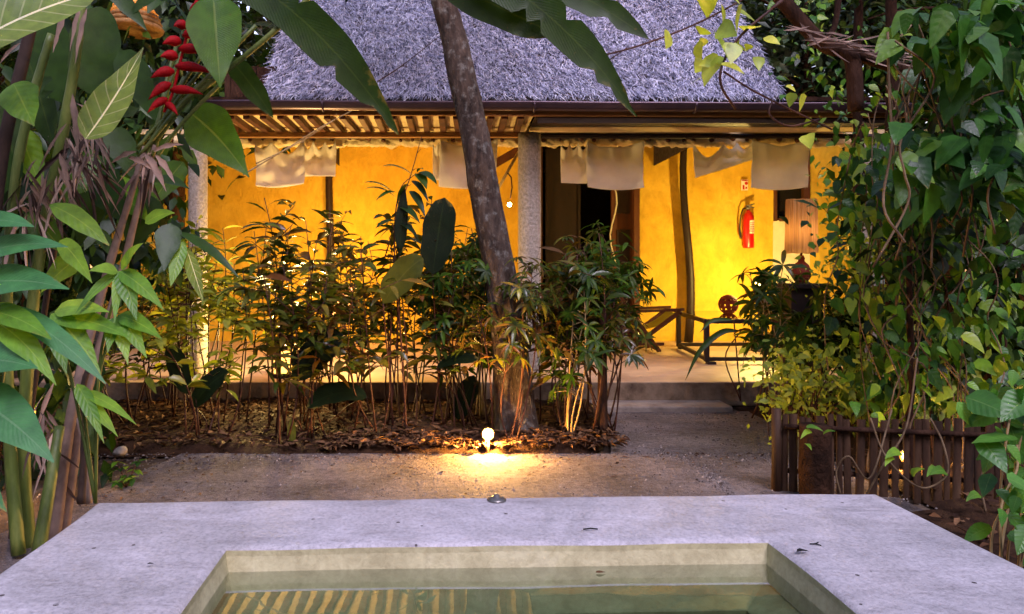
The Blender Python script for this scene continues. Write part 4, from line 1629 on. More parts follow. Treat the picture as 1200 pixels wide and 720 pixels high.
# dry husks
for q in range(130):
    c_ = random.choice([(90, 160, 3.5, 26, 40), (70, 215, 3.55, 24, 30), (175, 185, 3.55, 14, 12), (100, 190, 3.5, 16, 40), (55, 500, 3.5, 14, 50), (30, 230, 3.5, 14, 40)])
    p = P(random.gauss(c_[0], c_[3] * .55), random.gauss(c_[1], c_[4] * .55), c_[2] + random.gauss(0, .07))
    d = Vector((random.gauss(.15, .4), random.gauss(-.1, .3), -random.uniform(.3, 1)))
    sf.leaf(p, d, Vector((0, -1, .3)) + rv(.7), random.uniform(.12, .34), random.uniform(.008, .022), random.choice(['lance', 'strap']), .5, random.uniform(.5, 1.6), 6, .25)
sf.build('husk', M['husk'], hel)
for a, e, w in [((102, 10), (88, 75), 9), ((95, 5), (82, 60), 8), ((78, 15), (62, 62), 10), ((85, 110), (92, 185), 12), ((100, 118), (110, 150), 10), ((70, 180), (85, 235), 12),
                ((110, 180), (85, 215), 8), ((0, 75), (25, 50), 7), ((150, 185), (180, 200), 12), ((170, 180), (195, 225), 14), ((160, 178), (130, 192), 10), ((180, 178), (215, 170), 10), ((182, 182), (205, 215), 12)]:
    dl = MB()
    dl.pleaf((a[0], a[1], 3.4), (e[0], e[1], 3.38), w * .6, 'lance', .06, (.3, -1, .3), 8, .9, .25)
    dl.build('dry_leaf', M['husk'], hel)
# large blades
for i, (a, e, w, mt, prof, bow, nrm) in enumerate([
        ((-50, 62, 2.7), (112, -8, 2.9), 64, 'lf_striped', 'oblong', .05, (0.2, -1, .5)),
        ((100, 163, 3.1), (168, 56, 3.2), 50, 'lf_striped', 'ovate', -.04, (0, -1, .2)),
        ((250, -5, 3.4), (258, 103, 3.3), 64, 'lf_heliconia', 'ovate', .0, (.1, -1, .15)),
        ((255, -40, 3.5), (467, 158, 3.45), 52, 'lf_banana', 'banana', .10, (-.35, -1, .25)),
        ((250, -60, 3.6), (330, 10, 3.5), 40, 'lf_banana', 'oblong', .08, (-.3, -1, .4)),
        ((268, 68, 3.6), (320, 138, 3.6), 26, 'lf_banana', 'banana', .04, (-.3, -1, .3)),
        ((222, 132, 3.7), (292, 208, 3.6), 58, 'lf_heliconia', 'ovate', .06, (-.35, -1, .35)),
        ((16, 98, 3.2), (40, 148, 3.15), 46, 'lf_young', 'ovate', 0, (.1, -1, .2)),
        ((118, 8, 3.9), (105, 110, 3.9), 56, 'lf_dark', 'oblong', 0, (.2, -1, .1)),
        ((30, 250, 3.6), (78, 300, 3.55), 34, 'lf_heliconia', 'ovate', .05, (-.1, -1, .5)),
        ((95, 300, 3.7), (45, 345, 3.6), 30, 'lf_young', 'ovate', .05, (.2, -1, .5)),
        ((112, 180, 3.8), (70, 250, 3.7), 36, 'lf_heliconia', 'ovate', .05, (.2, -1, .3)),
        ((5, 120, 3.6), (18, 205, 3.6), 44, 'lf_banana', 'ovate', .02, (.2, -1, .2)),
        ((140, 60, 3.9), (190, 150, 3.85), 40, 'lf_dark', 'ovate', .04, (-.2, -1, .3)),
        ((215, 190, 3.9), (172, 248, 3.8), 34, 'lf_heliconia', 'ovate', .04, (.2, -1, .4)),
        ((30, 60, 3.7), (62, 170, 3.65), 44, 'lf_banana', 'banana', .03, (-.2, -1, .2)),
        ((120, -20, 3.6), (172, 36, 3.6), 20, 'lf_dark', 'lance', .05, (.1, -1, .2)),
        ((200, -20, 3.6), (150, 20, 3.6), 16, 'lf_dark', 'lance', .05, (.1, -1, .2)),
        ((125, 215, 3.75), (175, 260, 3.7), 40, 'lf_young', 'ovate', .05, (-.2, -1, .4)),
        ((112, 225, 3.75), (92, 290, 3.7), 40, 'lf_dark', 'ovate', .05, (.2, -1, .4)),
        ((20, 150, 3.7), (50, 230, 3.7), 36, 'lf_young', 'ovate', .05, (.2, -1, .4)),
        ((130, 150, 3.8), (160, 215, 3.8), 34, 'lf_dark', 'ovate', .05, (.2, -1, .4)),
        ((20, 180, 3.5), (-10, 240, 3.5), 40, 'lf_dark', 'ovate', .05, (.2, -1, .4)),
        ((58, 20, 3.9), (72, 120, 3.9), 50, 'lf_dark', 'oblong', 0, (-.1, -1, .1)),
        ((58, 240, 3.4), (128, 288, 3.35), 26, 'lf_young', 'lance', .06, (-.2, -.8, .6)),
        ((70, 282, 3.4), (108, 332, 3.3), 24, 'lf_young', 'ovate', .06, (-.2, -.9, .5)),
        ((115, 205, 3.7), (150, 265, 3.6), 44, 'lf_dark', 'ovate', .03, (-.2, -1, .4)),
        ((178, 230, 3.8), (150, 300, 3.7), 44, 'lf_dark', 'ovate', .03, (.2, -1, .3)),
        ((170, 215, 3.6), (222, 222, 3.5), 26, 'lf_dark', 'ovate', .1, (0, -.6, 1)),
        ((170, 262, 3.5), (205, 250, 3.5), 20, 'lf_young', 'ovate', .1, (0, -.8, .6)),
        ((200, 262, 3.5), (192, 318, 3.4), 30, 'lf_dark', 'ovate', .02, (.3, -1, .2)),
        ((206, 272, 3.5), (280, 326, 3.4), 14, 'lf_dark', 'lance', .08, (-.2, -.6, 1)),
        ((218, 290, 3.5), (238, 354, 3.4), 18, 'lf_striped', 'lance', .02, (-.2, -1, .3)),
        ((215, 280, 3.5), (200, 336, 3.4), 18, 'lf_young', 'lance', .02, (.2, -1, .3)),
        ((520, -40, 3.1), (746, 137, 3.0), 46, 'lf_banana', 'banana', .13, (-.3, -1, .1)),
        ((505, -30, 3.2), (650, 40, 3.1), 50, 'lf_banana', 'oblong', .0, (-.2, -1, .1)),
        ((585, -40, 3.1), (760, 46, 3.0), 40, 'lf_banana', 'banana', .06, (-.3, -1, .1))]):
    fb = MB()
    seg = 26 if w > 40 else 12
    fb.pleaf(a, e, w, prof, bow, nrm, seg, .16, .05 if w < 50 else .035, torn=.55 if prof == 'banana' and w > 35 else 0)
    if i < 34:
        fb.build('blade', M[mt], hel)
    else:
        if i == 34:
            ban = empty('banana_plant', (.1, 2.2, 0), 'dark banana leaves hanging into the top of the view across the thatch', 'plant')
            ban['o_'] = [.1, 2.2, 0]
        fb.build('leaf', M[mt], ban)
        if i == 36:
            b = MB()
            fx = Vector((-2.3, 2.9, 0))
            b.tube(spline([fx, fx + Vector((.1, 0, 1.6)), fx + Vector((.8, .1, 2.6)), P(520, -40, 3.1)], 8), [.07 - .0018 * q for q in range(25)], 10)
            b.tube(spline([fx + Vector((.6, .1, 2.35)), fx + Vector((1.4, .1, 2.75)), P(585, -40, 3.1)], 6), .022, 8)
            b.build('stalk', M['stem_green'], ban)
# the red flower spike
fl = MB()
rach = spline([P(232, -5, 3.5), P(222, 30, 3.5), P(212, 70, 3.5), P(202, 110, 3.5), P(192, 132, 3.5)], 5)
hf = empty('heliconia_flower', rach[0], 'hanging red heliconia flower spike at the top left', 'flower')
b = MB()
b.tube(rach, .007, 7)
b.build('stalk', M['bract'], hf)
for (a, e, w) in [((224, 20), (230, 6), 9), ((220, 28), (232, 27), 11), ((218, 32), (208, 30), 12), ((215, 42), (234, 40), 12), ((212, 50), (197, 50), 13), ((210, 58), (234, 60), 12), ((208, 68), (194, 66), 13),
                  ((206, 78), (236, 82), 12), ((204, 84), (185, 88), 13), ((200, 98), (182, 110), 12), ((200, 106), (226, 108), 11), ((196, 116), (180, 126), 10), ((194, 122), (204, 130), 9)]:
    fl = MB()
    E = P(a[0] + (e[0] - a[0]) * 1.45, a[1] + (e[1] - a[1]) * 1.45 + 2, 3.44)
    A = P(a[0], a[1], 3.5)
    fl.tube([A.lerp(E, q / 6) + Vector((0, 0, .012 * math.sin(q / 6 * 3.1))) for q in range(7)], [w * 1.0 / FPX * 3.5 / 2 * s_ for s_ in (.35, .85, 1.0, .9, .65, .35, .05)], 9)
    fl.build('bract', M['bract'], hf)
# ginger plant with broad bluish green leaves in front
gp = empty('ginger_plant', (-1.75, 2.35, 0), 'ginger plant with smooth broad bluish green leaves at the left edge of the view', 'plant')
gp['o_'] = [-1.75, 2.35, 0]
b = MB()
b.tube(spline([(-1.72, 2.4, 0), P(-45, 560, 2.5), P(-40, 420, 2.5), P(-30, 300, 2.5), P(-35, 240, 2.5)], 6), .014, 8)
b.tube(spline([(-1.68, 2.5, 0), P(-15, 560, 2.6), P(5, 420, 2.6), P(10, 370, 2.6)], 6), .010, 8)
b.build('stem', M['stem_green'], gp)
for a, e, w, mt, bow in [((-42, 262), (40, 266), 27, 'lf_ginger', .05), ((-40, 306), (80, 290), 36, 'lf_ginger', .07), ((-45, 338), (81, 339), 48, 'lf_ginger', .06), ((0, 358), (124, 450), 27, 'lf_ginger', .06),
                         ((-45, 425), (44, 432), 52, 'lf_ginger', .05), ((-42, 462), (63, 542), 62, 'lf_ginger', .06), ((-5, 378), (66, 452), 32, 'lf_young', .08), ((-30, 365), (60, 398), 30, 'lf_young', .08), ((-60, 220), (-8, 225), 34, 'lf_ginger', .05),
                         ((-60, 540), (8, 600), 40, 'lf_ginger', .05)]:
    fb = MB()
    fb.pleaf((a[0], a[1], 2.5), (e[0], e[1], 2.38), w, 'ovate' if w > 30 else 'lance', bow, (.15, -1, .75), 14, .13, .02)
    fb.build('leaf', M[mt], gp)
# light green lobed leaves
lg = empty('lobed_plant', P(115, 590, 3.15), 'plant with light green lobed leaves between the ginger and the golden shrubs', 'plant')
lg['o_'] = list(lg.location)
sb, fb = MB(), MB()
for hubs in [((62, 372), [((60, 372), (152, 396), 28), ((60, 368), (118, 438), 32), ((64, 366), (128, 366), 24), ((60, 372), (78, 440), 26)]),
             ((142, 320), [((140, 318), (192, 364), 22), ((142, 318), (160, 376), 24), ((141, 318), (134, 380), 14), ((140, 318), (88, 368), 14), ((142, 316), (168, 285), 18), ((138, 318), (104, 318), 18)]),
             ((138, 372), [((138, 370), (190, 398), 22), ((138, 370), (172, 420), 22), ((138, 372), (150, 428), 20), ((136, 372), (126, 414), 18)]),
             ((96, 462), [((90, 450), (122, 520), 18), ((96, 460), (160, 498), 14), ((98, 470), (138, 512), 16)])]:
    hp = P(hubs[0][0], hubs[0][1], 3.15)
    sb.tube(spline([P(112, 590, 3.15), P(100, 500, 3.2).lerp(hp, .4), hp], 6), .007, 6)
    for a, e, w in hubs[1]:
        fb.pleaf((a[0], a[1], 3.15), (e[0], e[1], 3.05), w, 'ovate', .06, (.1, -.9, .6), 9, .2, .05)
sb.build('stem', M['stem_green'], lg)
fb.build('foliage', M['lf_young'], lg)
# small seedling and stones at the corner of the path
sd_p = G(148, 572, 0)
t = empty('seedling', sd_p, 'small dark leaved seedling at the left corner of the path', 'plant')
sb, fb = MB(), MB()
random.seed(3)
for i in range(9):
    e = sd_p + Vector((random.gauss(0, .09), random.gauss(0, .08), random.uniform(.04, .16)))
    sb.tube([sd_p, sd_p.lerp(e, .5) + Vector((0, 0, .02)), e], .003, 5)
    for q in range(3):
        fb.leaf(e, rdir(-.2, .3), (0, 0, 1), random.uniform(.05, .09), .035, 'ovate', .5, .2, 4)
sb.build('stem', M['stem_red'], t)
fb.build('foliage', M['lf_vine'], t)
st_p = G(141, 533, .03)
b = MB()
b.sphere(st_p + Vector((0, 0, .02)), .045, 14, 8, 1, .8, .75)
for i, v in enumerate(b.v):
    b.v[i] = tuple(Vector(v) + Vector((1, 1, 1)) * .012 * nz(v[0] * 20, v[1] * 20, v[2] * 20))
tag(b.build('stone', M['stone'], origin=st_p), 'pale rounded stone at the front left corner of the bed', 'stone')
# straw basket shade glimpsed in the leaves at the top left
bk = P(158, 8, 4.9)
t = empty('woven_lampshade', bk, 'glowing straw lampshade glimpsed between the leaves at the top left', 'lampshade')
b = MB()
for i in range(7):
    z0 = .08 - i * .035
    rr = .10 + .012 * i
    b.lathe(bk + Vector((0, 0, z0)), [(rr, 0), (rr + .012, -.016), (rr + .004, -.032)], 20)
b.build('straw_weave', M['shade'], t)
b = MB()
b.sphere(bk + Vector((0, 0, -.02)), .035)
b.build('bulb', emit_mat('straw_bulb', (1, .6, .2), 12), t)


# ================================================================ RIGHT: vines, shrubs, fence
def foliage_box(fb, n, x0, x1, y0, y1, Y0, Y1, L, W, prof, nrm0=(0, -.8, .8), hang=.6, seg=4, clump=None, keep=None):
    cl = [(random.uniform(x0, x1), random.uniform(y0, y1), random.uniform(Y0, Y1)) for _ in range(clump or max(3, n // 9))]
    for i in range(n):
        c_ = random.choice(cl)
        px, py, Y = random.gauss(c_[0], 17), random.gauss(c_[1], 15), c_[2] + random.gauss(0, .12)
        if keep and not keep(px, py):
            continue
        d = rdir(-.9, .2) + Vector((0, -.25, -hang))
        sc = random.uniform(.45, 1.3)
        fb.leaf(P(px, py, Y), d, Vector(nrm0) + rv(.9), L * sc, W * sc, prof, random.uniform(.1, .7), random.uniform(.05, .35), seg, .05)


def vine_stems(sb, n, x0, x1, y0, y1, Y0, Y1, r_=.005, wild=30):
    for i in range(n):
        px, py, Y = random.uniform(x0, x1), random.uniform(y0, y0 + (y1 - y0) * .3), random.uniform(Y0, Y1)
        ctrl = [P(px, py, Y)]
        while py < y1 and len(ctrl) < 8:
            px += random.gauss(0, wild)
            py += random.uniform(25, 80)
            Y += random.gauss(0, .06)
            ctrl.append(P(px, py, Y))
        s_ = spline(ctrl, 5)
        sb.tube(s_, [r_ * random.uniform(.8, 1.15)] * len(s_), 5)


def climber(name, lab, cat, base, seed, boxes, stems, lm, stem_m='vine_stem'):
    random.seed(seed)
    t = empty(name, base, lab, cat)
    t['o_'] = list(base)
    sb, fb = MB(), MB()
    for bx in boxes:
        foliage_box(fb, **bx)
    for s_ in stems:
        vine_stems(sb, **s_)
    if sb.v:
        sb.build('stem', M[stem_m], t)
    fb.build('foliage', M[lm], t)
    return t


def right_edge(px, py):
    # outline of the vine mass: photo shows it bulging left with height
    xs = [(0, 1020), (60, 1005), (110, 1000), (160, 985), (220, 975), (300, 965), (380, 950), (430, 930), (500, 905), (720, 900)]
    for (ya, xa), (yb, xb) in zip(xs[:-1], xs[1:]):
        if ya <= py <= yb:
            return px > xa + (xb - xa) * (py - ya) / (yb - ya) + 14 * math.sin(py * .09)
    return px > 1020


climber('broad_leaf_vine', 'broad heart leaved vine hanging dark over the upper right of the view', 'vine', (2.9, 3.9, 0), 41,
        [dict(n=440, x0=1050, x1=1220, y0=20, y1=240, Y0=3.8, Y1=4.7, L=.18, W=.12, prof='heart', seg=6, keep=right_edge),
         dict(n=60, x0=1100, x1=1200, y0=-10, y1=60, Y0=3.6, Y1=4.1, L=.22, W=.14, prof='heart', seg=6)],
        [dict(n=10, x0=1040, x1=1200, y0=-20, y1=260, Y0=3.8, Y1=4.4, r_=.006)], 'lf_broad')
climber('climbing_vine', 'tangled climbing vine with loose grey stems beside the pleated lamp', 'vine', (2.75, 5.2, 0), 42,
        [dict(n=820, x0=985, x1=1190, y0=170, y1=480, Y0=4.7, Y1=5.5, L=.125, W=.085, prof='heart', seg=5, keep=right_edge, clump=150),
         dict(n=420, x0=965, x1=1075, y0=30, y1=300, Y0=5.2, Y1=5.8, L=.075, W=.045, prof='ovate', seg=4, clump=70, hang=.2),
         dict(n=120, x0=925, x1=985, y0=-10, y1=95, Y0=5.4, Y1=5.9, L=.08, W=.045, prof='ovate', seg=4, clump=26, hang=.2),
         dict(n=90, x0=975, x1=1060, y0=110, y1=240, Y0=5.0, Y1=5.5, L=.13, W=.09, prof='heart', seg=5, keep=right_edge)],
        [dict(n=14, x0=1000, x1=1070, y0=60, y1=480, Y0=4.9, Y1=5.4, r_=.0045, wild=9), dict(n=12, x0=1030, x1=1160, y0=180, y1=560, Y0=4.6, Y1=5.2, r_=.005, wild=22)], 'lf_vine')
climber('dark_shrub', 'dense dark shrub filling the right edge behind the vines', 'shrub', (4.1, 5.3, 0), 43,
        [dict(n=1500, x0=1060, x1=1300, y0=90, y1=480, Y0=5.2, Y1=6.2, L=.17, W=.09, prof='ovate', seg=4, keep=right_edge),
         dict(n=500, x0=1120, x1=1290, y0=-60, y1=140, Y0=4.9, Y1=5.9, L=.19, W=.10, prof='ovate', seg=4)],
        [dict(n=14, x0=1080, x1=1220, y0=60, y1=560, Y0=5.2, Y1=5.9, r_=.010, wild=14)], 'lf_dark', 'dark_bark')
climber('lime_shrub', 'small leaved lime green shrub lit by the lamp behind the bamboo fence', 'shrub', (2.95, 6.0, 0), 44,
        [dict(n=900, x0=905, x1=1010, y0=412, y1=478, Y0=5.3, Y1=5.7, L=.065, W=.034, prof='ovate', seg=3, hang=-.1, clump=60),
         dict(n=420, x0=960, x1=1050, y0=300, y1=420, Y0=5.9, Y1=6.4, L=.06, W=.03, prof='ovate', seg=3, hang=0., clump=40),
         dict(n=260, x0=985, x1=1030, y0=180, y1=320, Y0=6.2, Y1=6.5, L=.07, W=.035, prof='ovate', seg=3, hang=0., clump=24)],
        [dict(n=22, x0=915, x1=1010, y0=420, y1=490, Y0=5.4, Y1=5.7, r_=.004, wild=12)], 'lf_lime', 'stem_red')
climber('yellow_shrub', 'bright yellow green shrub glowing above the middle of the bamboo fence', 'shrub', (3.4, 5.6, 0), 45,
        [dict(n=340, x0=1050, x1=1150, y0=400, y1=490, Y0=5.2, Y1=5.7, L=.09, W=.045, prof='ovate', seg=4, clump=36),
         dict(n=160, x0=1000, x1=1060, y0=420, y1=490, Y0=5.3, Y1=5.8, L=.08, W=.035, prof='ovate', seg=4, clump=20)],
        [dict(n=12, x0=1010, x1=1150, y0=380, y1=560, Y0=5.2, Y1=5.7, r_=.006, wild=14)], 'lf_lime', 'stem_red')
climber('bright_creeper', 'bright green creeper with large serrated leaves at the lower right edge', 'creeper', (2.15, 2.8, 0), 46,
        [dict(n=46, x0=1170, x1=1225, y0=440, y1=530, Y0=2.75, Y1=3.0, L=.15, W=.09, prof='ovate', seg=7, hang=.2),
         dict(n=60, x0=1185, x1=1230, y0=560, y1=650, Y0=2.5, Y1=2.8, L=.09, W=.06, prof='heart', seg=6, hang=.3),
         dict(n=18, x0=1150, x1=1200, y0=500, y1=520, Y0=2.9, Y1=3.0, L=.13, W=.075, prof='ovate', seg=7, hang=.1)],
        [dict(n=7, x0=1165, x1=1215, y0=460, y1=680, Y0=2.7, Y1=2.95, r_=.005, wild=12)], 'lf_bright', 'stem_pale')
climber('overhanging_branch', 'branch tip with pale green leaves overhanging the right end of the thatch', 'branch', (2.0, 3.6, 2.6), 47,
        [dict(n=12, x0=845, x1=880, y0=50, y1=66, Y0=3.6, Y1=3.7, L=.14, W=.09, prof='ovate', seg=6, clump=8, hang=.1, nrm0=(0, -.6, .9)),
         dict(n=7, x0=815, x1=850, y0=40, y1=72, Y0=3.6, Y1=3.7, L=.13, W=.085, prof='ovate', seg=6, clump=5, hang=.2),
         dict(n=6, x0=835, x1=860, y0=-8, y1=8, Y0=3.6, Y1=3.7, L=.12, W=.08, prof='ovate', seg=6, clump=4, hang=.1),
         dict(n=5, x0=925, x1=932, y0=105, y1=115, Y0=3.7, Y1=3.7, L=.09, W=.08, prof='heart', seg=6, clump=1)],
        [], 'lf_lime')
vb = bpy.data.objects['overhanging_branch']
b = MB()
for ctrl, r_ in [([P(905, 10, 3.7), P(870, 40, 3.65), P(848, 72, 3.65), P(845, 100, 3.65), P(862, 128, 3.7)], .007), ([P(848, 84, 3.65), P(880, 105, 3.7), P(925, 128, 3.8), P(975, 152, 3.9)], .005),
                 ([P(905, 118, 3.75), P(902, 135, 3.75), P(925, 148, 3.8), P(960, 140, 3.9)], .005), ([P(905, 10, 3.7), P(960, -30, 3.9), P(1040, -40, 4.1)], .010)]:
    s_ = spline(ctrl, 6)
    b.tube(s_, r_, 6)
b.build('stem', M['stem_red'], vb)
# loose twig with a seed head across the thatch
b = MB()
b.tube(spline([P(703, 66, 3.6), P(745, 55, 3.6), P(800, 35, 3.6), P(848, 12, 3.65), P(905, -20, 3.7)], 6), .0045, 6)
b.tube(spline([P(715, 70, 3.6), P(735, 56, 3.6)], 4), .003, 5)
b.sphere(P(704, 64, 3.6), .024, 10, 7, .8, .8, 1.2)
tag(b.build('twig', M['stem_red'], origin=P(703, 66, 3.6)), 'thin dark twig with a brown seed head crossing the right half of the thatch', 'twig')

# big drooping lobed leaves over the right end of the terrace, and dark palmate shrubs
protos['umb'] += [umbrella(1.15, 5, 46, .22, .05, 'lf_palm', 34, spread=.42), umbrella(1.55, 3, 18, .22, .04, 'lf_shrub', 35, spread=.30, stem_m='stem_red')]
plant('umb', 3, 948, 6.3, 1.08, 3.4, 'umbrella leaved shrub right of the walkway below the pleated lamp')
plant('umb', 4, 886, 6.7, .95, 2.6, 'dark umbrella leaved shrub standing before the right end of the low table')
plant('umb', 2, 935, 6.3, 1.0, 2.1, 'low umbrella shrub beside the right end of the step')
t = empty('strap_plant', P(815, 480, 7.0), 'arching dark strap leaved plant in front of the low table', 'plant')
fb, sb = MB(), MB()
for ctrl, w in [([P(868, 470, 6.9), P(850, 420, 6.9), P(868, 388, 6.9), P(845, 390, 6.9), P(820, 412, 6.85), P(803, 446, 6.8)], .055), ([P(868, 470, 6.9), P(862, 400, 6.9), P(860, 375, 6.9), P(835, 376, 6.9), P(820, 390, 6.85)], .04)]:
    fb.leafpath(spline(ctrl[2:], 8), w, (0, -1, .4), 'lance', .3)
    sb.tube(spline(ctrl[:3], 6), .006, 6)
sb.build('stem', M['stem_red'], t)
fb.build('foliage', M['lf_dark'], t)

# ---- bamboo fence
FA, FB = Vector((1.97, 4.50)), Vector((3.25, 4.22))
fdir = (FB - FA).normalized()
fn_ = Vector((fdir.x, fdir.y, 0))
fence = empty('bamboo_fence', (FA.x, FA.y, 0), 'low fence of upright split bamboo at the right of the path, gaps lit from behind', 'fence')
b = MB()
s_ = 0
L_ = (FB - FA).length
random.seed(21)
while s_ < L_:
    w = random.uniform(.032, .052)
    p = FA + fdir * (s_ + w / 2)
    h = .465 + random.uniform(-.022, .014) + .01 * s_
    n = 4
    lean = random.uniform(-.012, .012)
    sh = 9
    rings = []
    for i in range(2):
        rings.append([b.pt((p.x + fdir.x * (lean * i) + fdir.x * math.cos(a) * w / 2, p.y + fdir.y * math.cos(a) * w / 2 - math.sin(a) * w * .22, -.02 + (h + .02) * i), k_ / sh, i) for k_, a in enumerate([math.pi * q / (sh - 1) for q in range(sh)])])
    for k_ in range(sh - 1):
        b.f.append((rings[0][k_ + 1], rings[0][k_], rings[1][k_], rings[1][k_ + 1]))
    b.f.append((rings[0][0], rings[0][-1], rings[1][-1], rings[1][0]))
    b.f.append(tuple(rings[1]))
    s_ += w + (random.uniform(.005, .013) if random.random() < .6 else random.uniform(.015, .028))
b.build('slat_panel', M['bamboo'], fence, smooth=False)
for z_, off in ((.40, -.035), (.12, .03)):
    b = MB()
    pts = [(FA.x + fdir.x * L_ * i / 10, FA.y + fdir.y * L_ * i / 10 + off, z_ + .01 * nz(i, 2)) for i in range(11)]
    b.tube(pts, [.016 + .003 * nz(i, 5) for i in range(11)], 8)
    b.build('rail', M['dark_bark'], fence)
b = MB()
q = FA + fdir * -.03
b.tube([(q.x, q.y, -.03), (q.x + .003, q.y, .25), (q.x, q.y, .50)], [.030, .029, .028], 12)
b.build('post', M['bamboo'], fence)
lp = FA + fdir * .14
b = MB()
b.tube([(lp.x, lp.y - .11, -.03 + .46 * i / 8) for i in range(9)], [.088 + .006 * nz(i, 2) for i in range(9)], 18)
for i, v in enumerate(b.v):
    c_ = Vector((lp.x, lp.y - .11, v[2]))
    b.v[i] = tuple(c_ + (Vector(v) - c_) * (1 + .15 * nz(v[0] * 14, v[1] * 14, v[2] * 7)))
tag(b.build('log_stump', M['log'], origin=(lp.x, lp.y - .11, 0)), 'short reddish brown log standing at the left end of the bamboo fence', 'log')
# vine looped over the fence
random.seed(8)
t = empty('fence_vine', (2.5, 4.3, 0), 'thin vine with a few pale leaves looped over the front of the bamboo fence', 'vine')
sb, fb = MB(), MB()
for ctrl in [[P(985, 580, 4.25), P(980, 552, 4.25), P(995, 535, 4.2), P(1020, 560, 4.2), P(1045, 480, 4.3)], [P(1090, 490, 4.15), P(1105, 520, 4.1), P(1110, 555, 4.05), P(1085, 572, 4.05), P(1060, 560, 4.1), P(1035, 530, 4.15), P(1020, 490, 4.2)],
             [P(1010, 590, 4.2), P(1035, 545, 4.15), P(1062, 500, 4.2), P(1075, 420, 4.4)], [P(1155, 600, 3.9), P(1150, 560, 3.95), P(1168, 510, 3.95)]]:
    s2 = spline(ctrl, 7)
    sb.tube(s2, .0055, 6)
for px, py, dx, dy, w in [(1055, 530, -18, 8, 14), (1045, 535, -8, 12, 10), (1068, 556, 16, -6, 12), (1108, 553, -18, 4, 15), (1098, 549, -12, 10, 12), (1148, 580, -16, 8, 12), (945, 500, 20, 6, 8), (950, 505, -12, 10, 8), (965, 508, 14, -2, 8), (945, 520, 6, 8, 7)]:
    fb.pleaf((px, py, 4.05), (px + dx, py + dy, 3.98), w, 'heart', .1, (0, -.7, .8), 7, .1, .05)
sb.build('stem', M['vine_stem'], t)
fb.build('foliage', M['lf_young'], t)
# upright thin trunks behind the fence
for px, Y, r_, top, lab in [(1066, 4.75, .022, 300, 'thin dark upright trunk behind the middle of the bamboo fence'), (1045, 6.6, .06, -40, 'dark tree trunk rising behind the vine tangle at the upper right'), (1005, 6.9, .05, -40, 'thinner brown trunk just left of the dark tree trunk at the upper right')]:
    random.seed(px)
    x = (px - CX) / FPX * Y
    ft = Vector((x, Y, 0))
    t = empty('slim_tree', ft, lab, 'tree')
    H = EYE - (top - CY) / FPX * Y
    b = MB()
    tp = [(x + .05 * nz(i * .5, px), Y, H * i / 12) for i in range(13)]
    b.tube(tp, [r_ * (1.1 - .03 * i) for i in range(13)], 10)
    b.build('trunk', M['dark_bark'], t)
    b = MB()
    for i in range(150):
        p = Vector(tp[-1]) + Vector((random.gauss(.1, .3), random.gauss(0, .3), random.gauss(.1, .22)))
        b.leaf(p, rdir(-.6, .3), Vector((0, -.4, 1)) + rv(.5), random.uniform(.1, .18), .06, 'ovate', .6, .2, 3)
    b.build('crown', M['lf_dark'], t)
# the heavy limb with dry brown strips over the right wing of the veranda
lim = empty('dry_limb', P(1060, 70, 4.9), 'thick dark limb with dry brown strips hanging over the right end of the gutter', 'branch')
b = MB()
b.tube(spline([P(900, -20, 5.0), P(960, 48, 4.95), P(1000, 62, 4.9), P(1075, 85, 4.9), P(1150, 80, 4.9)], 6), [.05] * 10 + [.042] * 15, 10)
b.tube(spline([P(965, 50, 4.9), P(978, 30, 4.9), P(985, -20, 4.9)], 5), .02, 8)
b.tube(spline([P(990, 60, 4.9), P(1000, 75, 4.85), P(1003, 130, 4.85)], 5), .05, 9)
b.build('bough', M['dark_bark'], lim)
b = MB()
random.seed(77)
for i in range(34):
    px = random.uniform(905, 1050)
    b.pleaf((px, random.gauss(30 + (px - 900) * .25, 7), 4.8), (px + random.uniform(25, 60), random.gauss(36 + (px - 900) * .25, 8), 4.75), random.uniform(2, 4.5), 'strap', -.05, (0, -1, .5), 6, .6, .1)
b.build('dry_strip', M['husk'], lim)

# ================================================================ BACKDROP
# trees behind the house: one tree, copied
random.seed(51)


def forest_tree(name, h, cr, nleaf, L, lm, seed):
    random.seed(seed)
    t = empty(name, (0, 0, 0))
    b = MB()
    tp = [(.15 * nz(i * .4, seed), .15 * nz(i * .4, seed + 5), h * .8 * i / 10) for i in range(11)]
    b.tube(tp, [.16 - .011 * i for i in range(11)], 9)
    b.build('trunk', M['dark_bark'], t)
    lb_, cb = MB(), MB()
    for i in range(16):
        z = h * random.uniform(.3, .95)
        a = random.uniform(0, 6.28)
        p0 = Vector(tp[min(10, int(z / h / .08))])
        e = Vector((math.cos(a) * cr * random.uniform(.5, 1), math.sin(a) * cr * random.uniform(.5, 1), z + random.uniform(-.2, .6)))
        s2 = curve(p0, e, 5, (0, 0, .2))
        lb_.tube(s2, [.05, .04, .03, .022, .015, .008], 6)
        for q in range(nleaf // 16):
            k0 = s2[random.randint(2, 5)]
            p = k0 + Vector((random.gauss(0, .42), random.gauss(0, .42), random.gauss(0, .28)))
            cb.leaf(p, rdir(-.7, .3), Vector((0, 0, 1)) + rv(.6), L * random.uniform(.6, 1.2), L * .42, 'ovate', .5, .2, 2)
    lb_.build('limb', M['dark_bark'], t)
    cb.build('crown', M[lm], t)
    return t


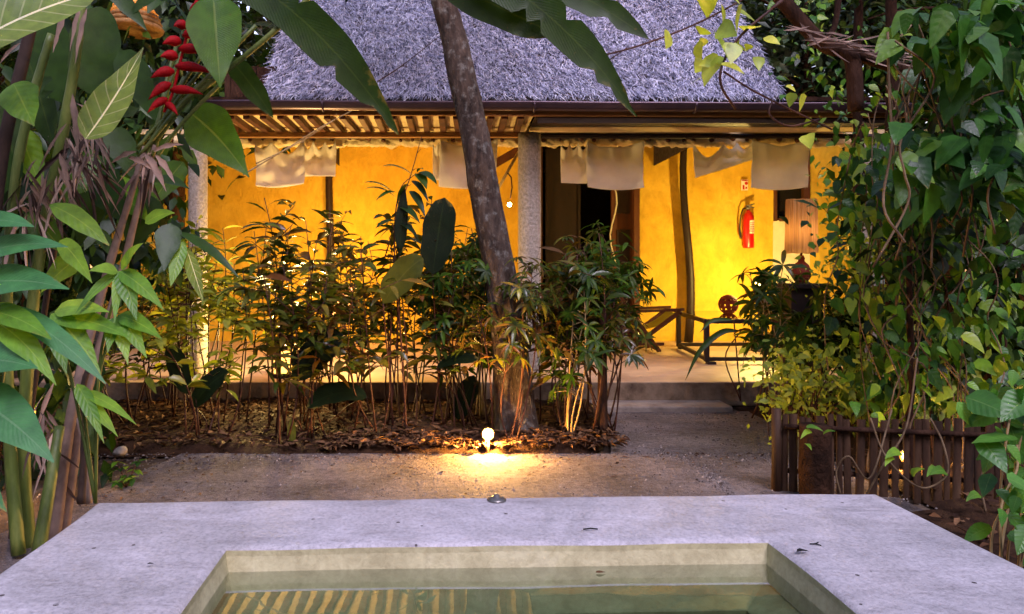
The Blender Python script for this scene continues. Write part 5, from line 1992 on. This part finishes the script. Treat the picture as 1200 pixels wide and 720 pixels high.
fp = [forest_tree('forest_tree', 8.5, 2.6, 3200, .30, 'lf_forest', 61), forest_tree('forest_tree', 7.0, 2.2, 2800, .26, 'lf_dark', 62)]
for i, (x, y, k_, sc, rz, lab) in enumerate([
        (5.6, 11.8, 0, .85, .3, 'bluish dark tree right behind the right end of the thatched roof'),
        (8.2, 13.5, 0, 1.0, 2.0, 'dark tree farther right behind the vine tangle'),
        (7.2, 9.4, 1, .8, 4.0, 'dark tree close behind the vines at the right of the house'),
        (-3.6, 9.6, 1, .95, 1.0, 'dark tree left of the house behind the heliconia'),
        (-6.2, 11.5, 0, 1.0, 5.0, 'dark tree far left behind the heliconia clump'),
        (-4.4, 6.8, 1, .62, 2.5, 'dark tree directly behind the heliconia stalks on the left'),
        (5.2, 13.6, 0, .9, 1.3, 'dark tree in the gap between the thatch and the vine tangle'),
        (7.4, 11.2, 1, 1.1, 2.2, 'leafy dark tree at the back behind the dry limb'),
        (6.9, 15.0, 0, 1.15, .2, 'tall dark tree deep behind the limb at the upper right'),
        (4.4, 15.4, 1, 1.3, 4.4, 'dark tree directly behind the right slope of the thatch'),
        (9.6, 10.5, 0, 1.05, 3.2, 'dark tree at the far back right edge'),
        (6.1, 8.4, 1, .75, .9, 'dark tree right beside the end of the terrace, behind the vine tangle'),
        (-5.2, 8.4, 0, .8, 3.1, 'dark tree at the left end of the veranda behind the red heliconia flower'),
        (6.4, 6.2, 1, .7, 1.6, 'dark tree at the far right edge behind the dense shrub')]):
    o = fp[k_] if not fp[k_].get('label') else copy_tree(fp[k_])
    o.location = (x, y, -.03)
    o.rotation_euler = (0, 0, rz)
    o.scale = (sc,) * 3
    tag(o, lab, 'tree', 'dark trees round the house')
# low dark shrubs closing the left side
climber('dark_hedge', 'dark leafy hedge behind the heliconia stalks at the left', 'hedge', (-3.4, 5.2, 0), 53,
        [dict(n=1500, x0=-60, x1=115, y0=120, y1=560, Y0=4.6, Y1=5.6, L=.17, W=.08, prof='ovate', seg=3),
         dict(n=700, x0=80, x1=205, y0=-40, y1=330, Y0=4.9, Y1=5.6, L=.16, W=.075, prof='ovate', seg=3), dict(n=260, x0=-40, x1=110, y0=-60, y1=130, Y0=4.6, Y1=5.6, L=.2, W=.09, prof='ovate', seg=3)],
        [dict(n=10, x0=-20, x1=110, y0=150, y1=600, Y0=4.6, Y1=5.2, r_=.01, wild=14)], 'lf_dark', 'dark_bark')
# the forest all round, too far to count
random.seed(91)
b = MB()
for i in range(46000):
    a = random.uniform(0, 2 * math.pi)
    r_ = random.uniform(17, 23)
    z = random.uniform(-.2, 1) * ((16 if math.sin(a) > .25 else 6.5) + 3 * nz(math.cos(a) * 4, math.sin(a) * 4, 1))  # height shaped for the light: low behind the camera to let sky in
    p = Vector((1 + r_ * math.cos(a), 6 + r_ * math.sin(a), max(0, z) + random.gauss(0, .3)))
    b.leaf(p, rdir(-.7, .3), Vector((0, 0, 1)) + rv(.8), random.uniform(.8, 1.5), random.uniform(.4, .75), 'ovate', .5, .2, 2)
tag(b.build('distant_forest', M['lf_forest']), kind='stuff')
for o in bpy.data.objects:
    if 'o_' in o:
        del o['o_']
